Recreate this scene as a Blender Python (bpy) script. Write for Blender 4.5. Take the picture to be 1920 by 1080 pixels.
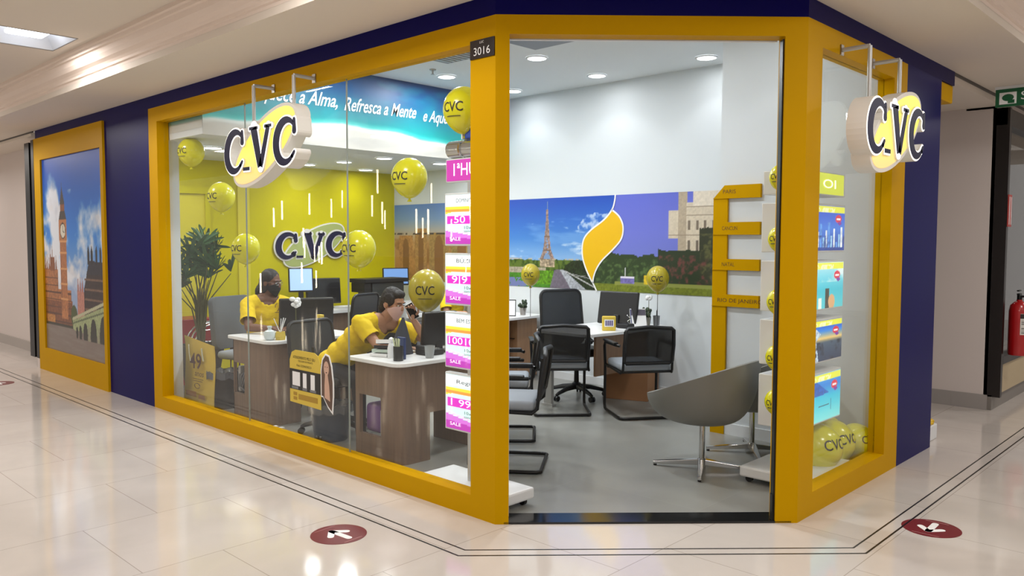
import bpy, bmesh, math, random
import numpy as np
from mathutils import Matrix, Vector
random.seed(7)
S = bpy.context.scene
for o in list(bpy.data.objects): bpy.data.objects.remove(o)
COL = S.collection

# ---------------------------------------------------------------- camera, world, exposure
cd = bpy.data.cameras.new('camera'); cam = bpy.data.objects.new('camera', cd); COL.objects.link(cam)
cd.sensor_width = 36.0; cd.lens = 1509.7/1920*36; cd.clip_start = .05; cd.clip_end = 100
PITCH, ROLL, YAW = .0577, .0025, .8066
ca, sa = math.cos(YAW), math.sin(YAW)
def _w(v): return Vector((v[0]*ca+v[1]*sa, -v[0]*sa+v[1]*ca, v[2]))
cp, sp, cr, sr = math.cos(PITCH), math.sin(PITCH), math.cos(ROLL), math.sin(ROLL)
_rt = _w((cr, sr*sp, sr*cp)); _up = _w((-sr, cr*sp, cr*cp)); _fw = _w((0, cp, -sp))
M = Matrix.Identity(4)
for i in range(3):
    M[i][0] = _rt[i]; M[i][1] = _up[i]; M[i][2] = -_fw[i]
M[0][3], M[1][3], M[2][3] = -3.165, -3.163, 1.6
cam.matrix_world = M
S.camera = cam
S.view_settings.view_transform = 'Standard'; S.view_settings.look = 'None'
S.view_settings.gamma = 1; S.view_settings.use_curve_mapping = False
S.view_settings.exposure = 0.0
W = bpy.data.worlds.new('world'); S.world = W; W.use_nodes = True
W.node_tree.nodes['Background'].inputs[0].default_value = (1.0, .93, .88, 1)
W.node_tree.nodes['Background'].inputs[1].default_value = .36

# large lamps: one mall ceiling troffer, added unseen mall panels and downlights of the shop (positions in metres, shop frame:
# the left shop front is the plane x=0, the right one y=-1.219, the doorway runs from (0,0) to (1.219,-1.219))
MALL_LAMPS = [(-1.135, 4.12), (-1.135, 8.3), (-1.135, .4), (-1.135, 12.4), (-3.6, 10.2), (-1.135, 16.2), (-4.2, -.6), (-4.2, 3.0), (-4.2, 6.6), (-1.8, -3.4), (.9, -3.0), (4.0, -3.0), (7.0, -3.0), (-1.8, -6.2), (2.5, -6.2), (-4.8, -4.4)]
HIGH_SPOTS = [(2.53, 1.98), (3.55, 2.06), (3.60, .81), (3.58, 3.29), (2.52, 3.24), (1.3, .55), (2.25, -.45), (1.3, 1.9), (1.3, 3.1), (2.45, .75)]
LOW_SPOTS = [(.66, 4.70), (2.41, 4.95), (2.47, 4.25), (2.30, 5.56), (3.22, 5.64), (3.31, 4.25), (.79, 5.42)]
def light(name, kind, loc, power, color, **kw):
    l = bpy.data.lights.new(name, kind); l.energy = power; l.color = color
    for k, v in kw.items(): setattr(l, k, v)
    o = bpy.data.objects.new(name, l); COL.objects.link(o); o.location = loc
    return o
for x, y in MALL_LAMPS:
    light('mall_lamp_light', 'AREA', (x, y, 3.16), 31, (1, .965, .93), shape='RECTANGLE', size=.5, size_y=.5)  # first one lights the visible troffer, the rest are added out of view
for x, y in HIGH_SPOTS:
    light('downlight_beam', 'SPOT', (x, y, 3.30), 7.0 if (x > 3.4 or (x > 2 and y < 1)) else 15, (.95, .98, 1), spot_size=math.radians(112), spot_blend=.3, shadow_soft_size=.06)
    light('downlight_glow', 'AREA', (x, y, 3.305), 2.0 if (x > 3.4 or (x > 2 and y < 1)) else 19, (.95, .98, 1), shape='DISK', size=.17)
for x, y in LOW_SPOTS:
    light('downlight_beam', 'SPOT', (x, y, 2.52), 5.0 if y > 5.3 else 8, (.97, .99, 1), spot_size=math.radians(125), spot_blend=.5, shadow_soft_size=.06)
    light('downlight_glow', 'AREA', (x, y, 2.525), 2.0 if y > 5.3 else 7.5, (.97, .99, 1), shape='DISK', size=.17)

# ---------------------------------------------------------------- materials
def lin(c):
    c = np.asarray(c, float)/255.0
    return np.where(c <= .04045, c/12.92, ((c+.055)/1.055)**2.4)
def C4(c): return tuple(float(x) for x in lin(c))+(1.0,)
def mat(name, col, rough=.5, metal=0, emit=0, emit_col=None, spec=.5, coat=0, bump=0, bscale=40, var=0, vscale=6, alpha=1, stretch=None):
    m = bpy.data.materials.new(name); m.use_nodes = True; nt = m.node_tree; b = nt.nodes['Principled BSDF']
    b.inputs['Base Color'].default_value = C4(col); b.inputs['Roughness'].default_value = rough
    b.inputs['Metallic'].default_value = metal; b.inputs['Specular IOR Level'].default_value = spec
    b.inputs['Coat Weight'].default_value = coat; b.inputs['Alpha'].default_value = alpha
    if emit:
        b.inputs['Emission Color'].default_value = C4(emit_col or col); b.inputs['Emission Strength'].default_value = emit
    if var or bump:
        tc = nt.nodes.new('ShaderNodeTexCoord'); mp = nt.nodes.new('ShaderNodeMapping')
        nt.links.new(tc.outputs['Object'], mp.inputs[0])
        if stretch: mp.inputs['Scale'].default_value = stretch
    if var:
        n = nt.nodes.new('ShaderNodeTexNoise'); n.inputs['Scale'].default_value = vscale; n.inputs['Detail'].default_value = 5
        nt.links.new(mp.outputs[0], n.inputs['Vector'])
        r = nt.nodes.new('ShaderNodeMix'); r.data_type = 'RGBA'
        a = C4(col); r.inputs[6].default_value = tuple(x*(1-var) for x in a[:3])+(1,); r.inputs[7].default_value = tuple(min(1, x*(1+var)) for x in a[:3])+(1,)
        nt.links.new(n.outputs[0], r.inputs[0]); nt.links.new(r.outputs[2], b.inputs['Base Color'])
    if bump:
        n = nt.nodes.new('ShaderNodeTexNoise'); n.inputs['Scale'].default_value = bscale; n.inputs['Detail'].default_value = 4
        nt.links.new(mp.outputs[0], n.inputs['Vector'])
        bp = nt.nodes.new('ShaderNodeBump'); bp.inputs['Strength'].default_value = bump; bp.inputs['Distance'].default_value = .01
        nt.links.new(n.outputs[0], bp.inputs['Height']); nt.links.new(bp.outputs[0], b.inputs['Normal'])
    return m
def glass_mat(name, tint=(1, 1, 1), base=.045, power=5.0, gloss=1.0):
    m = bpy.data.materials.new(name); m.use_nodes = True; nt = m.node_tree; nt.nodes.clear()
    out = nt.nodes.new('ShaderNodeOutputMaterial'); mx = nt.nodes.new('ShaderNodeMixShader')
    t = nt.nodes.new('ShaderNodeBsdfTransparent'); g = nt.nodes.new('ShaderNodeBsdfGlossy')
    t.inputs[0].default_value = tuple(tint)+(1,); g.inputs['Roughness'].default_value = .0; g.inputs[0].default_value = (gloss, gloss, gloss, 1)
    lw = nt.nodes.new('ShaderNodeLayerWeight'); lw.inputs[0].default_value = .5
    p = nt.nodes.new('ShaderNodeMath'); p.operation = 'POWER'; p.inputs[1].default_value = power
    q = nt.nodes.new('ShaderNodeMath'); q.operation = 'MULTIPLY_ADD'; q.inputs[1].default_value = 1-base; q.inputs[2].default_value = base
    nt.links.new(lw.outputs['Facing'], p.inputs[0]); nt.links.new(p.outputs[0], q.inputs[0]); nt.links.new(q.outputs[0], mx.inputs[0])
    nt.links.new(t.outputs[0], mx.inputs[1]); nt.links.new(g.outputs[0], mx.inputs[2]); nt.links.new(mx.outputs[0], out.inputs[0])
    return m
def brick_floor(name, c1, c2, mortar, w, h, loc, rough, msize=.0025, offset=.5, vein=.06, coat=0, spec=.5):
    m = bpy.data.materials.new(name); m.use_nodes = True; nt = m.node_tree; b = nt.nodes['Principled BSDF']
    tc = nt.nodes.new('ShaderNodeTexCoord'); mp = nt.nodes.new('ShaderNodeMapping'); mp.inputs['Location'].default_value = loc
    br = nt.nodes.new('ShaderNodeTexBrick'); br.offset = offset; br.inputs['Scale'].default_value = 1; br.inputs['Brick Width'].default_value = w
    br.inputs['Row Height'].default_value = h; br.inputs['Mortar Size'].default_value = msize; br.inputs['Color1'].default_value = C4(c1)
    br.inputs['Color2'].default_value = C4(c2); br.inputs['Mortar'].default_value = C4(mortar); br.inputs['Mortar Smooth'].default_value = .1
    n = nt.nodes.new('ShaderNodeTexNoise'); n.inputs['Scale'].default_value = 1.3; n.inputs['Detail'].default_value = 8; n.inputs['Distortion'].default_value = 1.2
    mr = nt.nodes.new('ShaderNodeMapRange'); mr.inputs[3].default_value = 1-vein; mr.inputs[4].default_value = 1+vein; mr.inputs[1].default_value = .3; mr.inputs[2].default_value = .7
    mu = nt.nodes.new('ShaderNodeMix'); mu.data_type = 'RGBA'; mu.blend_type = 'MULTIPLY'; mu.inputs[0].default_value = 1
    nt.links.new(tc.outputs['Object'], mp.inputs[0]); nt.links.new(mp.outputs[0], br.inputs[0]); nt.links.new(tc.outputs['Object'], n.inputs['Vector'])
    nt.links.new(n.outputs[0], mr.inputs[0]); nt.links.new(br.outputs[0], mu.inputs[6]); nt.links.new(mr.outputs[0], mu.inputs[7])
    nt.links.new(mu.outputs[2], b.inputs['Base Color']); b.inputs['Roughness'].default_value = rough
    b.inputs['Coat Weight'].default_value = coat; b.inputs['Coat Roughness'].default_value = .05; b.inputs['Specular IOR Level'].default_value = spec
    return m
def wood_mat(name, c1, c2, rough=.45, axis='Z'):
    m = bpy.data.materials.new(name); m.use_nodes = True; nt = m.node_tree; b = nt.nodes['Principled BSDF']
    tc = nt.nodes.new('ShaderNodeTexCoord'); mp = nt.nodes.new('ShaderNodeMapping'); mp.inputs['Scale'].default_value = (22, 22, 1.2) if axis == 'Z' else (1.2, 22, 22)
    n = nt.nodes.new('ShaderNodeTexNoise'); n.inputs['Scale'].default_value = 1.6; n.inputs['Detail'].default_value = 6; n.inputs['Distortion'].default_value = .6
    r = nt.nodes.new('ShaderNodeMix'); r.data_type = 'RGBA'; r.inputs[6].default_value = C4(c1); r.inputs[7].default_value = C4(c2)
    mr = nt.nodes.new('ShaderNodeMapRange'); mr.inputs[1].default_value = .3; mr.inputs[2].default_value = .7
    nt.links.new(tc.outputs['Object'], mp.inputs[0]); nt.links.new(mp.outputs[0], n.inputs['Vector']); nt.links.new(n.outputs[0], mr.inputs[0])
    nt.links.new(mr.outputs[0], r.inputs[0]); nt.links.new(r.outputs[2], b.inputs['Base Color']); b.inputs['Roughness'].default_value = rough
    return m
def paint_mat(name, emit=0, rough=.45):
    m = bpy.data.materials.new(name); m.use_nodes = True; nt = m.node_tree; b = nt.nodes['Principled BSDF']
    a = nt.nodes.new('ShaderNodeAttribute'); a.attribute_name = 'Col'
    nt.links.new(a.outputs['Color'], b.inputs['Base Color']); b.inputs['Roughness'].default_value = rough
    if emit:
        nt.links.new(a.outputs['Color'], b.inputs['Emission Color']); b.inputs['Emission Strength'].default_value = emit
    return m

m_yellow = mat('yellow_lacquer', (198, 150, 0), .45, spec=.05, var=.03, vscale=2)
m_blue = mat('navy_lacquer', (12, 9, 84), .34, spec=.07, var=.05, vscale=1.5)
m_mallwall = mat('mall_plaster', (214, 203, 198), .7, var=.02, vscale=1)
m_mallceil = mat('mall_ceiling_paint', (224, 214, 202), .85, var=.02, vscale=1)
m_crown = mat('crown_plaster', (232, 216, 204), .8)
m_white = mat('white_wall_paint', (214, 219, 222), .7, var=.012, vscale=2)
m_ceil = mat('white_ceiling_paint', (222, 226, 228), .85)
m_yellwall = mat('lime_yellow_wall', (206, 194, 0), .4, spec=.1, var=.03, vscale=1.5)
m_yelldoor = mat('soft_yellow_door', (222, 206, 40), .4)
m_white_plastic = mat('white_plastic', (228, 230, 232), .35)
m_grey_plastic = mat('grey_plastic', (120, 122, 126), .45)
m_black = mat('black_plastic', (22, 22, 24), .42, bump=.05)
m_black_metal = mat('black_metal', (20, 18, 18), .35, metal=.3)
m_mesh = mat('black_mesh_fabric', (24, 23, 23), .7, alpha=.93)
m_seat = mat('grey_seat_fabric', (150, 156, 164), .85, bump=.15, bscale=300)
m_shell = mat('warm_grey_shell', (122, 122, 117), .5, var=.02)
m_chrome = mat('chrome', (205, 205, 205), .16, metal=1)
m_steel = mat('brushed_steel', (165, 160, 155), .34, metal=1)
m_wood = wood_mat('desk_wood', (128, 104, 86), (112, 90, 74))
m_wood_tan = wood_mat('tan_wood', (158, 122, 90), (140, 104, 76))
m_desktop = mat('white_laminate', (232, 232, 232), .3)
m_cardboard = mat('brown_cardboard', (158, 112, 76), .8, var=.05)
m_navy = mat('navy_letter', (14, 14, 58), .45, spec=.2)
m_signwhite = mat('sign_white', (236, 232, 226), .4)
m_signglow = mat('sign_white_lit', (255, 252, 245), .4, emit=.9)
m_black_text = mat('black_print', (28, 24, 22), .6)
m_white_text = mat('white_print', (245, 245, 245), .6)
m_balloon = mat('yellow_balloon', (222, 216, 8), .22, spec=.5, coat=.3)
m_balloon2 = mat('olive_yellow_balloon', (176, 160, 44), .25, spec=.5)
m_skin_dark = mat('brown_skin', (112, 74, 54), .55, var=.04, vscale=20)
m_skin_light = mat('tan_skin', (186, 138, 110), .55, var=.04, vscale=20)
m_hair = mat('dark_hair', (26, 20, 18), .6, bump=.5, bscale=120)
m_shirt = mat('yellow_cotton', (232, 198, 10), .85, bump=.25, bscale=18)
m_trousers = mat('dark_trousers', (30, 32, 40), .9)
m_glass = glass_mat('shop_glass', (.98, .99, .985), .02)
m_clear = glass_mat('clear_plastic', (.9, .93, .93), .12)
m_lamp = mat('lamp_lens', (255, 255, 255), .5, emit=9)
m_led = mat('mall_lamp_lens', (240, 245, 255), .5, emit=5)
m_red = mat('red_paint', (176, 16, 22), .3, coat=.4)
m_darkred = mat('dark_red_vinyl', (112, 22, 30), .35)
m_pole = mat('pale_grey_aluminium', (190, 190, 188), .4, metal=.4)
m_leaf = mat('dark_green_leaf', (40, 80, 34), .4, var=.3, vscale=8)
m_stem = mat('green_brown_stem', (84, 84, 44), .6)
m_pot = mat('charcoal_pot', (48, 48, 48), .5)
m_screen_dark = mat('dark_screen', (18, 20, 24), .12)
m_screen_blue = mat('lit_screen', (160, 190, 235), .3, emit=.7)
m_paint = paint_mat('printed_picture'); m_paintlit = paint_mat('backlit_picture', .75)
m_paintdim = paint_mat('printed_banner', .0)
m_granite = mat('black_granite', (20, 21, 24), .12, var=.2, vscale=60)
m_inlay = mat('black_inlay', (14, 12, 12), .3)
m_green_sign = mat('green_sign_face', (20, 86, 52), .4, emit=.06)
m_purple = mat('purple_fabric', (104, 70, 128), .7)
m_dark_blue_bin = mat('slate_blue_plastic', (52, 66, 88), .4)
m_paper = mat('white_paper', (236, 236, 236), .7)
m_card_yellow = mat('yellow_card', (214, 186, 70), .6)
m_dark_shop = mat('dark_shop_wall', (60, 54, 50), .6)
m_rod = mat('light_rod', (255, 236, 205), .4, emit=26)
m_mallfloor = brick_floor('polished_porcelain', (208, 200, 193), (204, 196, 189), (168, 158, 148), .815, .815, (.84, .07, 0), .09, msize=.0022, spec=.75)
m_shopfloor = brick_floor('grey_porcelain', (142, 142, 137), (138, 138, 134), (150, 150, 146), .915, .915, (-.996, -.2, 0), .3, msize=.002, offset=0, vein=.09)

# ---------------------------------------------------------------- mesh helpers
def frame(o, x, y):
    x = Vector(x).normalized(); y = Vector(y); y = (y-x*y.dot(x)).normalized(); z = x.cross(y)
    m = Matrix.Identity(4)
    for i in range(3): m[i][0] = x[i]; m[i][1] = y[i]; m[i][2] = z[i]; m[i][3] = o[i]
    return m
def rotz(a): return Matrix.Rotation(a, 4, 'Z')
class MB:
    def __init__(s): s.v = []; s.f = []
    def add(s, vs, fs, M=None):
        n = len(s.v)
        s.v += [tuple(M @ Vector(v)) if M else tuple(v) for v in vs]; s.f += [tuple(i+n for i in f) for f in fs]; return s
    def box(s, x0, x1, y0, y1, z0, z1, M=None):
        vs = [(x, y, z) for x in (x0, x1) for y in (y0, y1) for z in (z0, z1)]
        return s.add(vs, [(0, 1, 3, 2), (4, 6, 7, 5), (0, 4, 5, 1), (2, 3, 7, 6), (0, 2, 6, 4), (1, 5, 7, 3)], M)
    def rbox(s, x0, x1, y0, y1, z0, z1, r=.01, M=None, seg=2):
        bm = bmesh.new(); bmesh.ops.create_cube(bm, size=1)
        for v in bm.verts: v.co = Vector(((x0+x1)/2+v.co.x*(x1-x0), (y0+y1)/2+v.co.y*(y1-y0), (z0+z1)/2+v.co.z*(z1-z0)))
        bmesh.ops.bevel(bm, geom=bm.edges[:], offset=r, segments=seg, affect='EDGES', profile=.5)
        bm.verts.index_update(); s.add([v.co[:] for v in bm.verts], [[v.index for v in f.verts] for f in bm.faces], M); bm.free(); return s
    def prism(s, pts, z0, z1, M=None):
        a = sum(pts[i][0]*pts[(i+1) % len(pts)][1]-pts[(i+1) % len(pts)][0]*pts[i][1] for i in range(len(pts)))
        if a < 0: pts = pts[::-1]
        n = len(pts); vs = [(x, y, z0) for x, y in pts]+[(x, y, z1) for x, y in pts]
        fs = [tuple(range(n-1, -1, -1)), tuple(range(n, 2*n))]+[(i, (i+1) % n, n+(i+1) % n, n+i) for i in range(n)]
        return s.add(vs, fs, M)
    def tube(s, path, r, n=10, M=None, closed=False, caps=True):
        P = [Vector(p) for p in path]; R = r if isinstance(r, (list, tuple)) else [r]*len(P); L = len(P); rings = []; up = None
        for i, p in enumerate(P):
            a = P[i-1] if (i > 0 or closed) else p; b = P[(i+1) % L] if (i < L-1 or closed) else p
            t = (b-a).normalized()
            if up is None: up = t.cross(Vector((0, 0, 1)) if abs(t.z) < .9 else Vector((1, 0, 0))).normalized()
            u = (up-t*up.dot(t))
            u = u.normalized() if u.length > 1e-6 else t.orthogonal().normalized()
            up = u; w = t.cross(u)
            rings.append([p+(u*math.cos(2*math.pi*k/n)+w*math.sin(2*math.pi*k/n))*R[i] for k in range(n)])
        vs = [q for rg in rings for q in rg]; fs = []
        for i in range(L if closed else L-1):
            j = (i+1) % L
            fs += [(i*n+k, i*n+(k+1) % n, j*n+(k+1) % n, j*n+k) for k in range(n)]
        if caps and not closed: fs += [tuple(range(n-1, -1, -1)), tuple((L-1)*n+k for k in range(n))]
        return s.add(vs, fs, M)
    def lathe(s, prof, n=24, M=None, cap=True):
        vs = []; fs = []
        for r, z in prof: vs += [(r*math.cos(2*math.pi*k/n), r*math.sin(2*math.pi*k/n), z) for k in range(n)]
        for i in range(len(prof)-1): fs += [(i*n+k, i*n+(k+1) % n, (i+1)*n+(k+1) % n, (i+1)*n+k) for k in range(n)]
        if cap: fs += [tuple(range(n-1, -1, -1)), tuple((len(prof)-1)*n+k for k in range(n))]
        return s.add(vs, fs, M)
    def ell(s, c, r, M=None, n=20, m=12):
        r = (r, r, r) if isinstance(r, (int, float)) else r
        vs = [(c[0], c[1], c[2]-r[2])]; fs = []
        for i in range(1, m):
            a = -math.pi/2+math.pi*i/m
            vs += [(c[0]+r[0]*math.cos(a)*math.cos(2*math.pi*k/n), c[1]+r[1]*math.cos(a)*math.sin(2*math.pi*k/n), c[2]+r[2]*math.sin(a)) for k in range(n)]
        vs.append((c[0], c[1], c[2]+r[2])); e = len(vs)-1
        fs += [(0, 1+(k+1) % n, 1+k) for k in range(n)]
        for i in range(m-2): fs += [(1+i*n+k, 1+i*n+(k+1) % n, 1+(i+1)*n+(k+1) % n, 1+(i+1)*n+k) for k in range(n)]
        fs += [(1+(m-2)*n+k, 1+(m-2)*n+(k+1) % n, e) for k in range(n)]
        return s.add(vs, fs, M)
    def mb(s, o, M=None): return s.add(o.v, o.f, M)
def new_obj(name, me, m, parent=None, smooth=False):
    if m and not me.materials: me.materials.append(m)
    if smooth:
        for p in me.polygons: p.use_smooth = True
    o = bpy.data.objects.new(name, me); COL.objects.link(o)
    if parent: o.parent = parent
    return o
def build(b, name, m, parent=None, smooth=False, local=False, bevel=0, kind=None, label=None, ang=None):
    """links the collected shapes as one mesh object; shapes given in world metres are moved into the parent's frame"""
    me = bpy.data.meshes.new(name); vs = b.v
    if parent is not None and not local:
        inv = WM[parent.name].inverted(); vs = [tuple(inv @ Vector(v)) for v in vs]
    me.from_pydata(vs, [], b.f); me.validate(); me.update()
    bm = bmesh.new(); bm.from_mesh(me); bmesh.ops.recalc_face_normals(bm, faces=bm.faces[:])
    if bevel: bmesh.ops.bevel(bm, geom=[e for e in bm.edges if len(e.link_faces) == 2 and e.calc_face_angle(0) > .6], offset=bevel, segments=2, affect='EDGES', profile=.5)
    if smooth:
        for f in bm.faces: f.smooth = True
        for e in bm.edges:
            if len(e.link_faces) == 2 and e.calc_face_angle(0) > (ang or .75): e.smooth = False
    bm.to_mesh(me); bm.free()
    o = new_obj(name, me, m, parent)
    if parent is not None: WM[o.name] = WM[parent.name].copy()
    else: WM[o.name] = Matrix.Identity(4)
    if kind: o['kind'] = kind
    if label: o['label'] = label
    return o
WM = {}
def thing(name, label, cat, loc=(0, 0, 0), rz=0, group=None):
    o = bpy.data.objects.new(name, None); COL.objects.link(o); o.empty_display_size = .1
    o.location = loc; o.rotation_euler = (0, 0, rz); o['label'] = label; o['category'] = cat
    if group: o['group'] = group
    WM[o.name] = Matrix.Translation(loc) @ rotz(rz)
    return o
def tag(o, label, cat, group=None, kind=None):
    o['label'] = label; o['category'] = cat
    if group: o['group'] = group
    if kind: o['kind'] = kind
    return o
def struct(b, name, m, **k): return build(b, name, m, kind='structure', **k)
def dup(root, loc, rz, label, group=None):
    r = root.copy(); COL.objects.link(r); r.location = loc; r.rotation_euler = (0, 0, rz); r['label'] = label
    if group: r['group'] = group
    WM[r.name] = Matrix.Translation(loc) @ rotz(rz)
    for ch in list(root.children):
        c = ch.copy(); COL.objects.link(c); c.parent = r
        for g in list(ch.children):
            d = g.copy(); COL.objects.link(d); d.parent = c
    return r
_txt = {}
def text_mb(s, size=1, extr=0, shear=0, align='CENTER', bold=0):
    k = (s, extr, shear, align, bold)
    if k not in _txt:
        c = bpy.data.curves.new('t', 'FONT'); c.body = s; c.size = 1; c.extrude = extr; c.shear = shear; c.align_x = align; c.align_y = 'CENTER'; c.offset = bold; c.resolution_u = 3
        o = bpy.data.objects.new('t', c); COL.objects.link(o); bpy.context.view_layer.update()
        me = bpy.data.meshes.new_from_object(o.evaluated_get(bpy.context.evaluated_depsgraph_get()))
        _txt[k] = ([v.co[:] for v in me.vertices], [tuple(p.vertices) for p in me.polygons])
        bpy.data.objects.remove(o); bpy.data.curves.remove(c); bpy.data.meshes.remove(me)
    vs, fs = _txt[k]; b = MB(); b.add([(x*size, y*size, z*size) for x, y, z in vs], fs); return b
def text_on(s, M, size, m, parent, name='lettering', width=None, label=None, **k):
    b = text_mb(s, size, **k); xs = [v[0] for v in b.v]; w = max(xs)-min(xs)
    if width:
        q = width/w; b.v = [(x*q, y, z) for x, y, z in b.v]
    o = MB(); o.mb(b, M); return build(o, name, m, parent, label=label)
# painted pictures: a fine grid of faces whose colours are worked out point by point
def vnoise(x, y, seed=0):
    xi = np.floor(x).astype(int); yi = np.floor(y).astype(int); xf = x-xi; yf = y-yi
    def h(a, b):
        n = (a*374761393+b*668265263+seed*982451653) & 0x7fffffff; n = ((n ^ (n >> 13))*1274126177) & 0x7fffffff; return ((n ^ (n >> 16)) & 0xffff)/65535.0
    u = xf*xf*(3-2*xf); v = yf*yf*(3-2*yf)
    return (h(xi, yi)*(1-u)+h(xi+1, yi)*u)*(1-v)+(h(xi, yi+1)*(1-u)+h(xi+1, yi+1)*u)*v
def fbm(x, y, seed=0, o=5):
    r = 0; a = .5
    for i in range(o): r = r+a*vnoise(x, y, seed+i); x = x*2.03; y = y*2.03; a *= .5
    return r
class Canvas:
    def __init__(s, w, h, res, bg=(128, 128, 128)):
        s.nx = max(2, int(w/res)+1); s.ny = max(2, int(h/res)+1); s.w = w; s.h = h
        s.X, s.Y = np.meshgrid(np.linspace(0, w, s.nx), np.linspace(0, h, s.ny)); s.c = np.zeros((s.ny, s.nx, 3))+np.array(bg, float)
    def mix(s, mask, col):
        mk = np.clip(mask.astype(float), 0, 1)[..., None]; s.c = s.c*(1-mk)+np.asarray(col, float)*mk; return s
    def grad(s, stops):
        ys = [a for a, _ in stops]
        for k in range(3): s.c[..., k] = np.interp(s.Y/s.h, ys, [b[k] for _, b in stops])
        return s
    def poly(s, pts, col, jit=0):
        X, Y = s.X, s.Y; ins = np.zeros(X.shape, bool); n = len(pts)
        for i in range(n):
            x1, y1 = pts[i]; x2, y2 = pts[(i+1) % n]
            if y1 == y2: continue
            c = ((y1 > Y) != (y2 > Y)) & (X < (x2-x1)*(Y-y1)/(y2-y1)+x1); ins ^= c
        colr = np.asarray(col, float)
        if jit: colr = colr*(1+jit*(fbm(X*60, Y*60, 5)-.5)[..., None]*2)
        mk = ins.astype(float)[..., None]; s.c = s.c*(1-mk)+colr*mk; return s
    def rect(s, x0, x1, y0, y1, col, jit=0): return s.poly([(x0, y0), (x1, y0), (x1, y1), (x0, y1)], col, jit)
    def ell(s, cx, cy, rx, ry, col): return s.mix(((s.X-cx)/rx)**2+((s.Y-cy)/ry)**2 < 1, col)
    def line(s, x0, y0, x1, y1, w, col):
        dx, dy = x1-x0, y1-y0; L = math.hypot(dx, dy) or 1; t = np.clip(((s.X-x0)*dx+(s.Y-y0)*dy)/L/L, 0, 1)
        return s.mix(np.hypot(s.X-x0-t*dx, s.Y-y0-t*dy) < w/2, col)
    def build(s, name, M, m, parent, label=None):
        vs = np.stack([s.X.ravel(), s.Y.ravel(), np.zeros(s.X.size), np.ones(s.X.size)], 1)
        A = np.array(WM[parent.name].inverted() @ M) if parent else np.array(M); vs = (vs @ A.T)[:, :3]
        i = np.arange(s.ny-1)[:, None]*s.nx+np.arange(s.nx-1)[None]; i = i.ravel()
        me = bpy.data.meshes.new(name); me.from_pydata(vs.tolist(), [], np.stack([i, i+1, i+s.nx+1, i+s.nx], 1).tolist()); me.update()
        at = me.color_attributes.new('Col', 'FLOAT_COLOR', 'POINT'); c = lin(np.clip(s.c, 0, 255)).reshape(-1, 3)
        at.data.foreach_set('color', np.concatenate([c, np.ones((len(c), 1))], 1).astype(np.float32).ravel())
        o = new_obj(name, me, m, parent)
        if label: o['label'] = label
        WM[o.name] = WM[parent.name].copy() if parent else Matrix.Identity(4)
        return o
# organic bodies: overlapping tapered limbs fused into one continuous skin
def capsule(b, p0, p1, r0, r1, n=14):
    p0 = Vector(p0); p1 = Vector(p1); d = p1-p0; t = d.normalized() if d.length > 1e-6 else Vector((0, 0, 1)); pts = []; rs = []
    for k in range(5): a = math.pi/2*(1-k/5); pts.append(p0-t*r0*math.sin(a)); rs.append(max(r0*math.cos(a), 1e-4))
    pts.append(p0); rs.append(r0); pts.append(p1); rs.append(r1)
    for k in range(1, 6): a = math.pi/2*k/5; pts.append(p1+t*r1*math.sin(a)); rs.append(max(r1*math.cos(a), 1e-4))
    b.tube(pts, rs, n)
def organic(b, name, m, parent, voxel=.007, sm=6, noise=0, nscale=.08, cut=None, label=None, fac=.5):
    me = bpy.data.meshes.new(name); inv = WM[parent.name].inverted()
    me.from_pydata([tuple(inv @ Vector(v)) for v in b.v], [], b.f); me.update()
    bm = bmesh.new(); bm.from_mesh(me); bmesh.ops.recalc_face_normals(bm, faces=bm.faces[:]); bm.to_mesh(me); bm.free()
    o = bpy.data.objects.new('tmp', me); COL.objects.link(o)
    r = o.modifiers.new('r', 'REMESH'); r.mode = 'VOXEL'; r.voxel_size = voxel
    q = o.modifiers.new('s', 'SMOOTH'); q.iterations = sm; q.factor = fac
    if noise:
        t = bpy.data.textures.new('folds', 'CLOUDS'); t.noise_scale = nscale; d = o.modifiers.new('d', 'DISPLACE'); d.texture = t; d.strength = noise; d.mid_level = .5
    bpy.context.view_layer.update()
    nm = bpy.data.meshes.new_from_object(o.evaluated_get(bpy.context.evaluated_depsgraph_get())); bpy.data.objects.remove(o)
    nm.materials.clear(); nm.materials.append(m); nm.name = name
    if cut:
        bm = bmesh.new(); bm.from_mesh(nm)
        for co, no in cut:
            c = inv @ Vector(co); nn = inv.to_3x3() @ Vector(no)
            bmesh.ops.bisect_plane(bm, geom=bm.verts[:]+bm.edges[:]+bm.faces[:], plane_co=c, plane_no=nn, clear_outer=True)
        bm.to_mesh(nm); bm.free()
    x = new_obj(name, nm, m, parent, smooth=True); WM[x.name] = WM[parent.name].copy()
    if label: x['label'] = label
    return x
# ---------------------------------------------------------------- the mall around the shop
R2 = math.sqrt(.5); DIRD = Vector((R2, -R2, 0)); NIN = Vector((R2, R2, 0))
b = MB(); b.add([(-13, -13, 0), (16, -13, 0), (16, 20, 0), (-13, 20, 0)], [(0, 1, 2, 3)]); struct(b, 'floor', m_mallfloor)
b = MB(); b.prism([(0.03, 0.02), (.08, -.0), (1.17, -1.09), (1.24, -1.2), (2.9, -1.2), (2.9, .25), (3.98, .25), (3.98, 6.0), (.03, 6.0)], -.05, .006); struct(b, 'floor', m_shopfloor)
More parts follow.
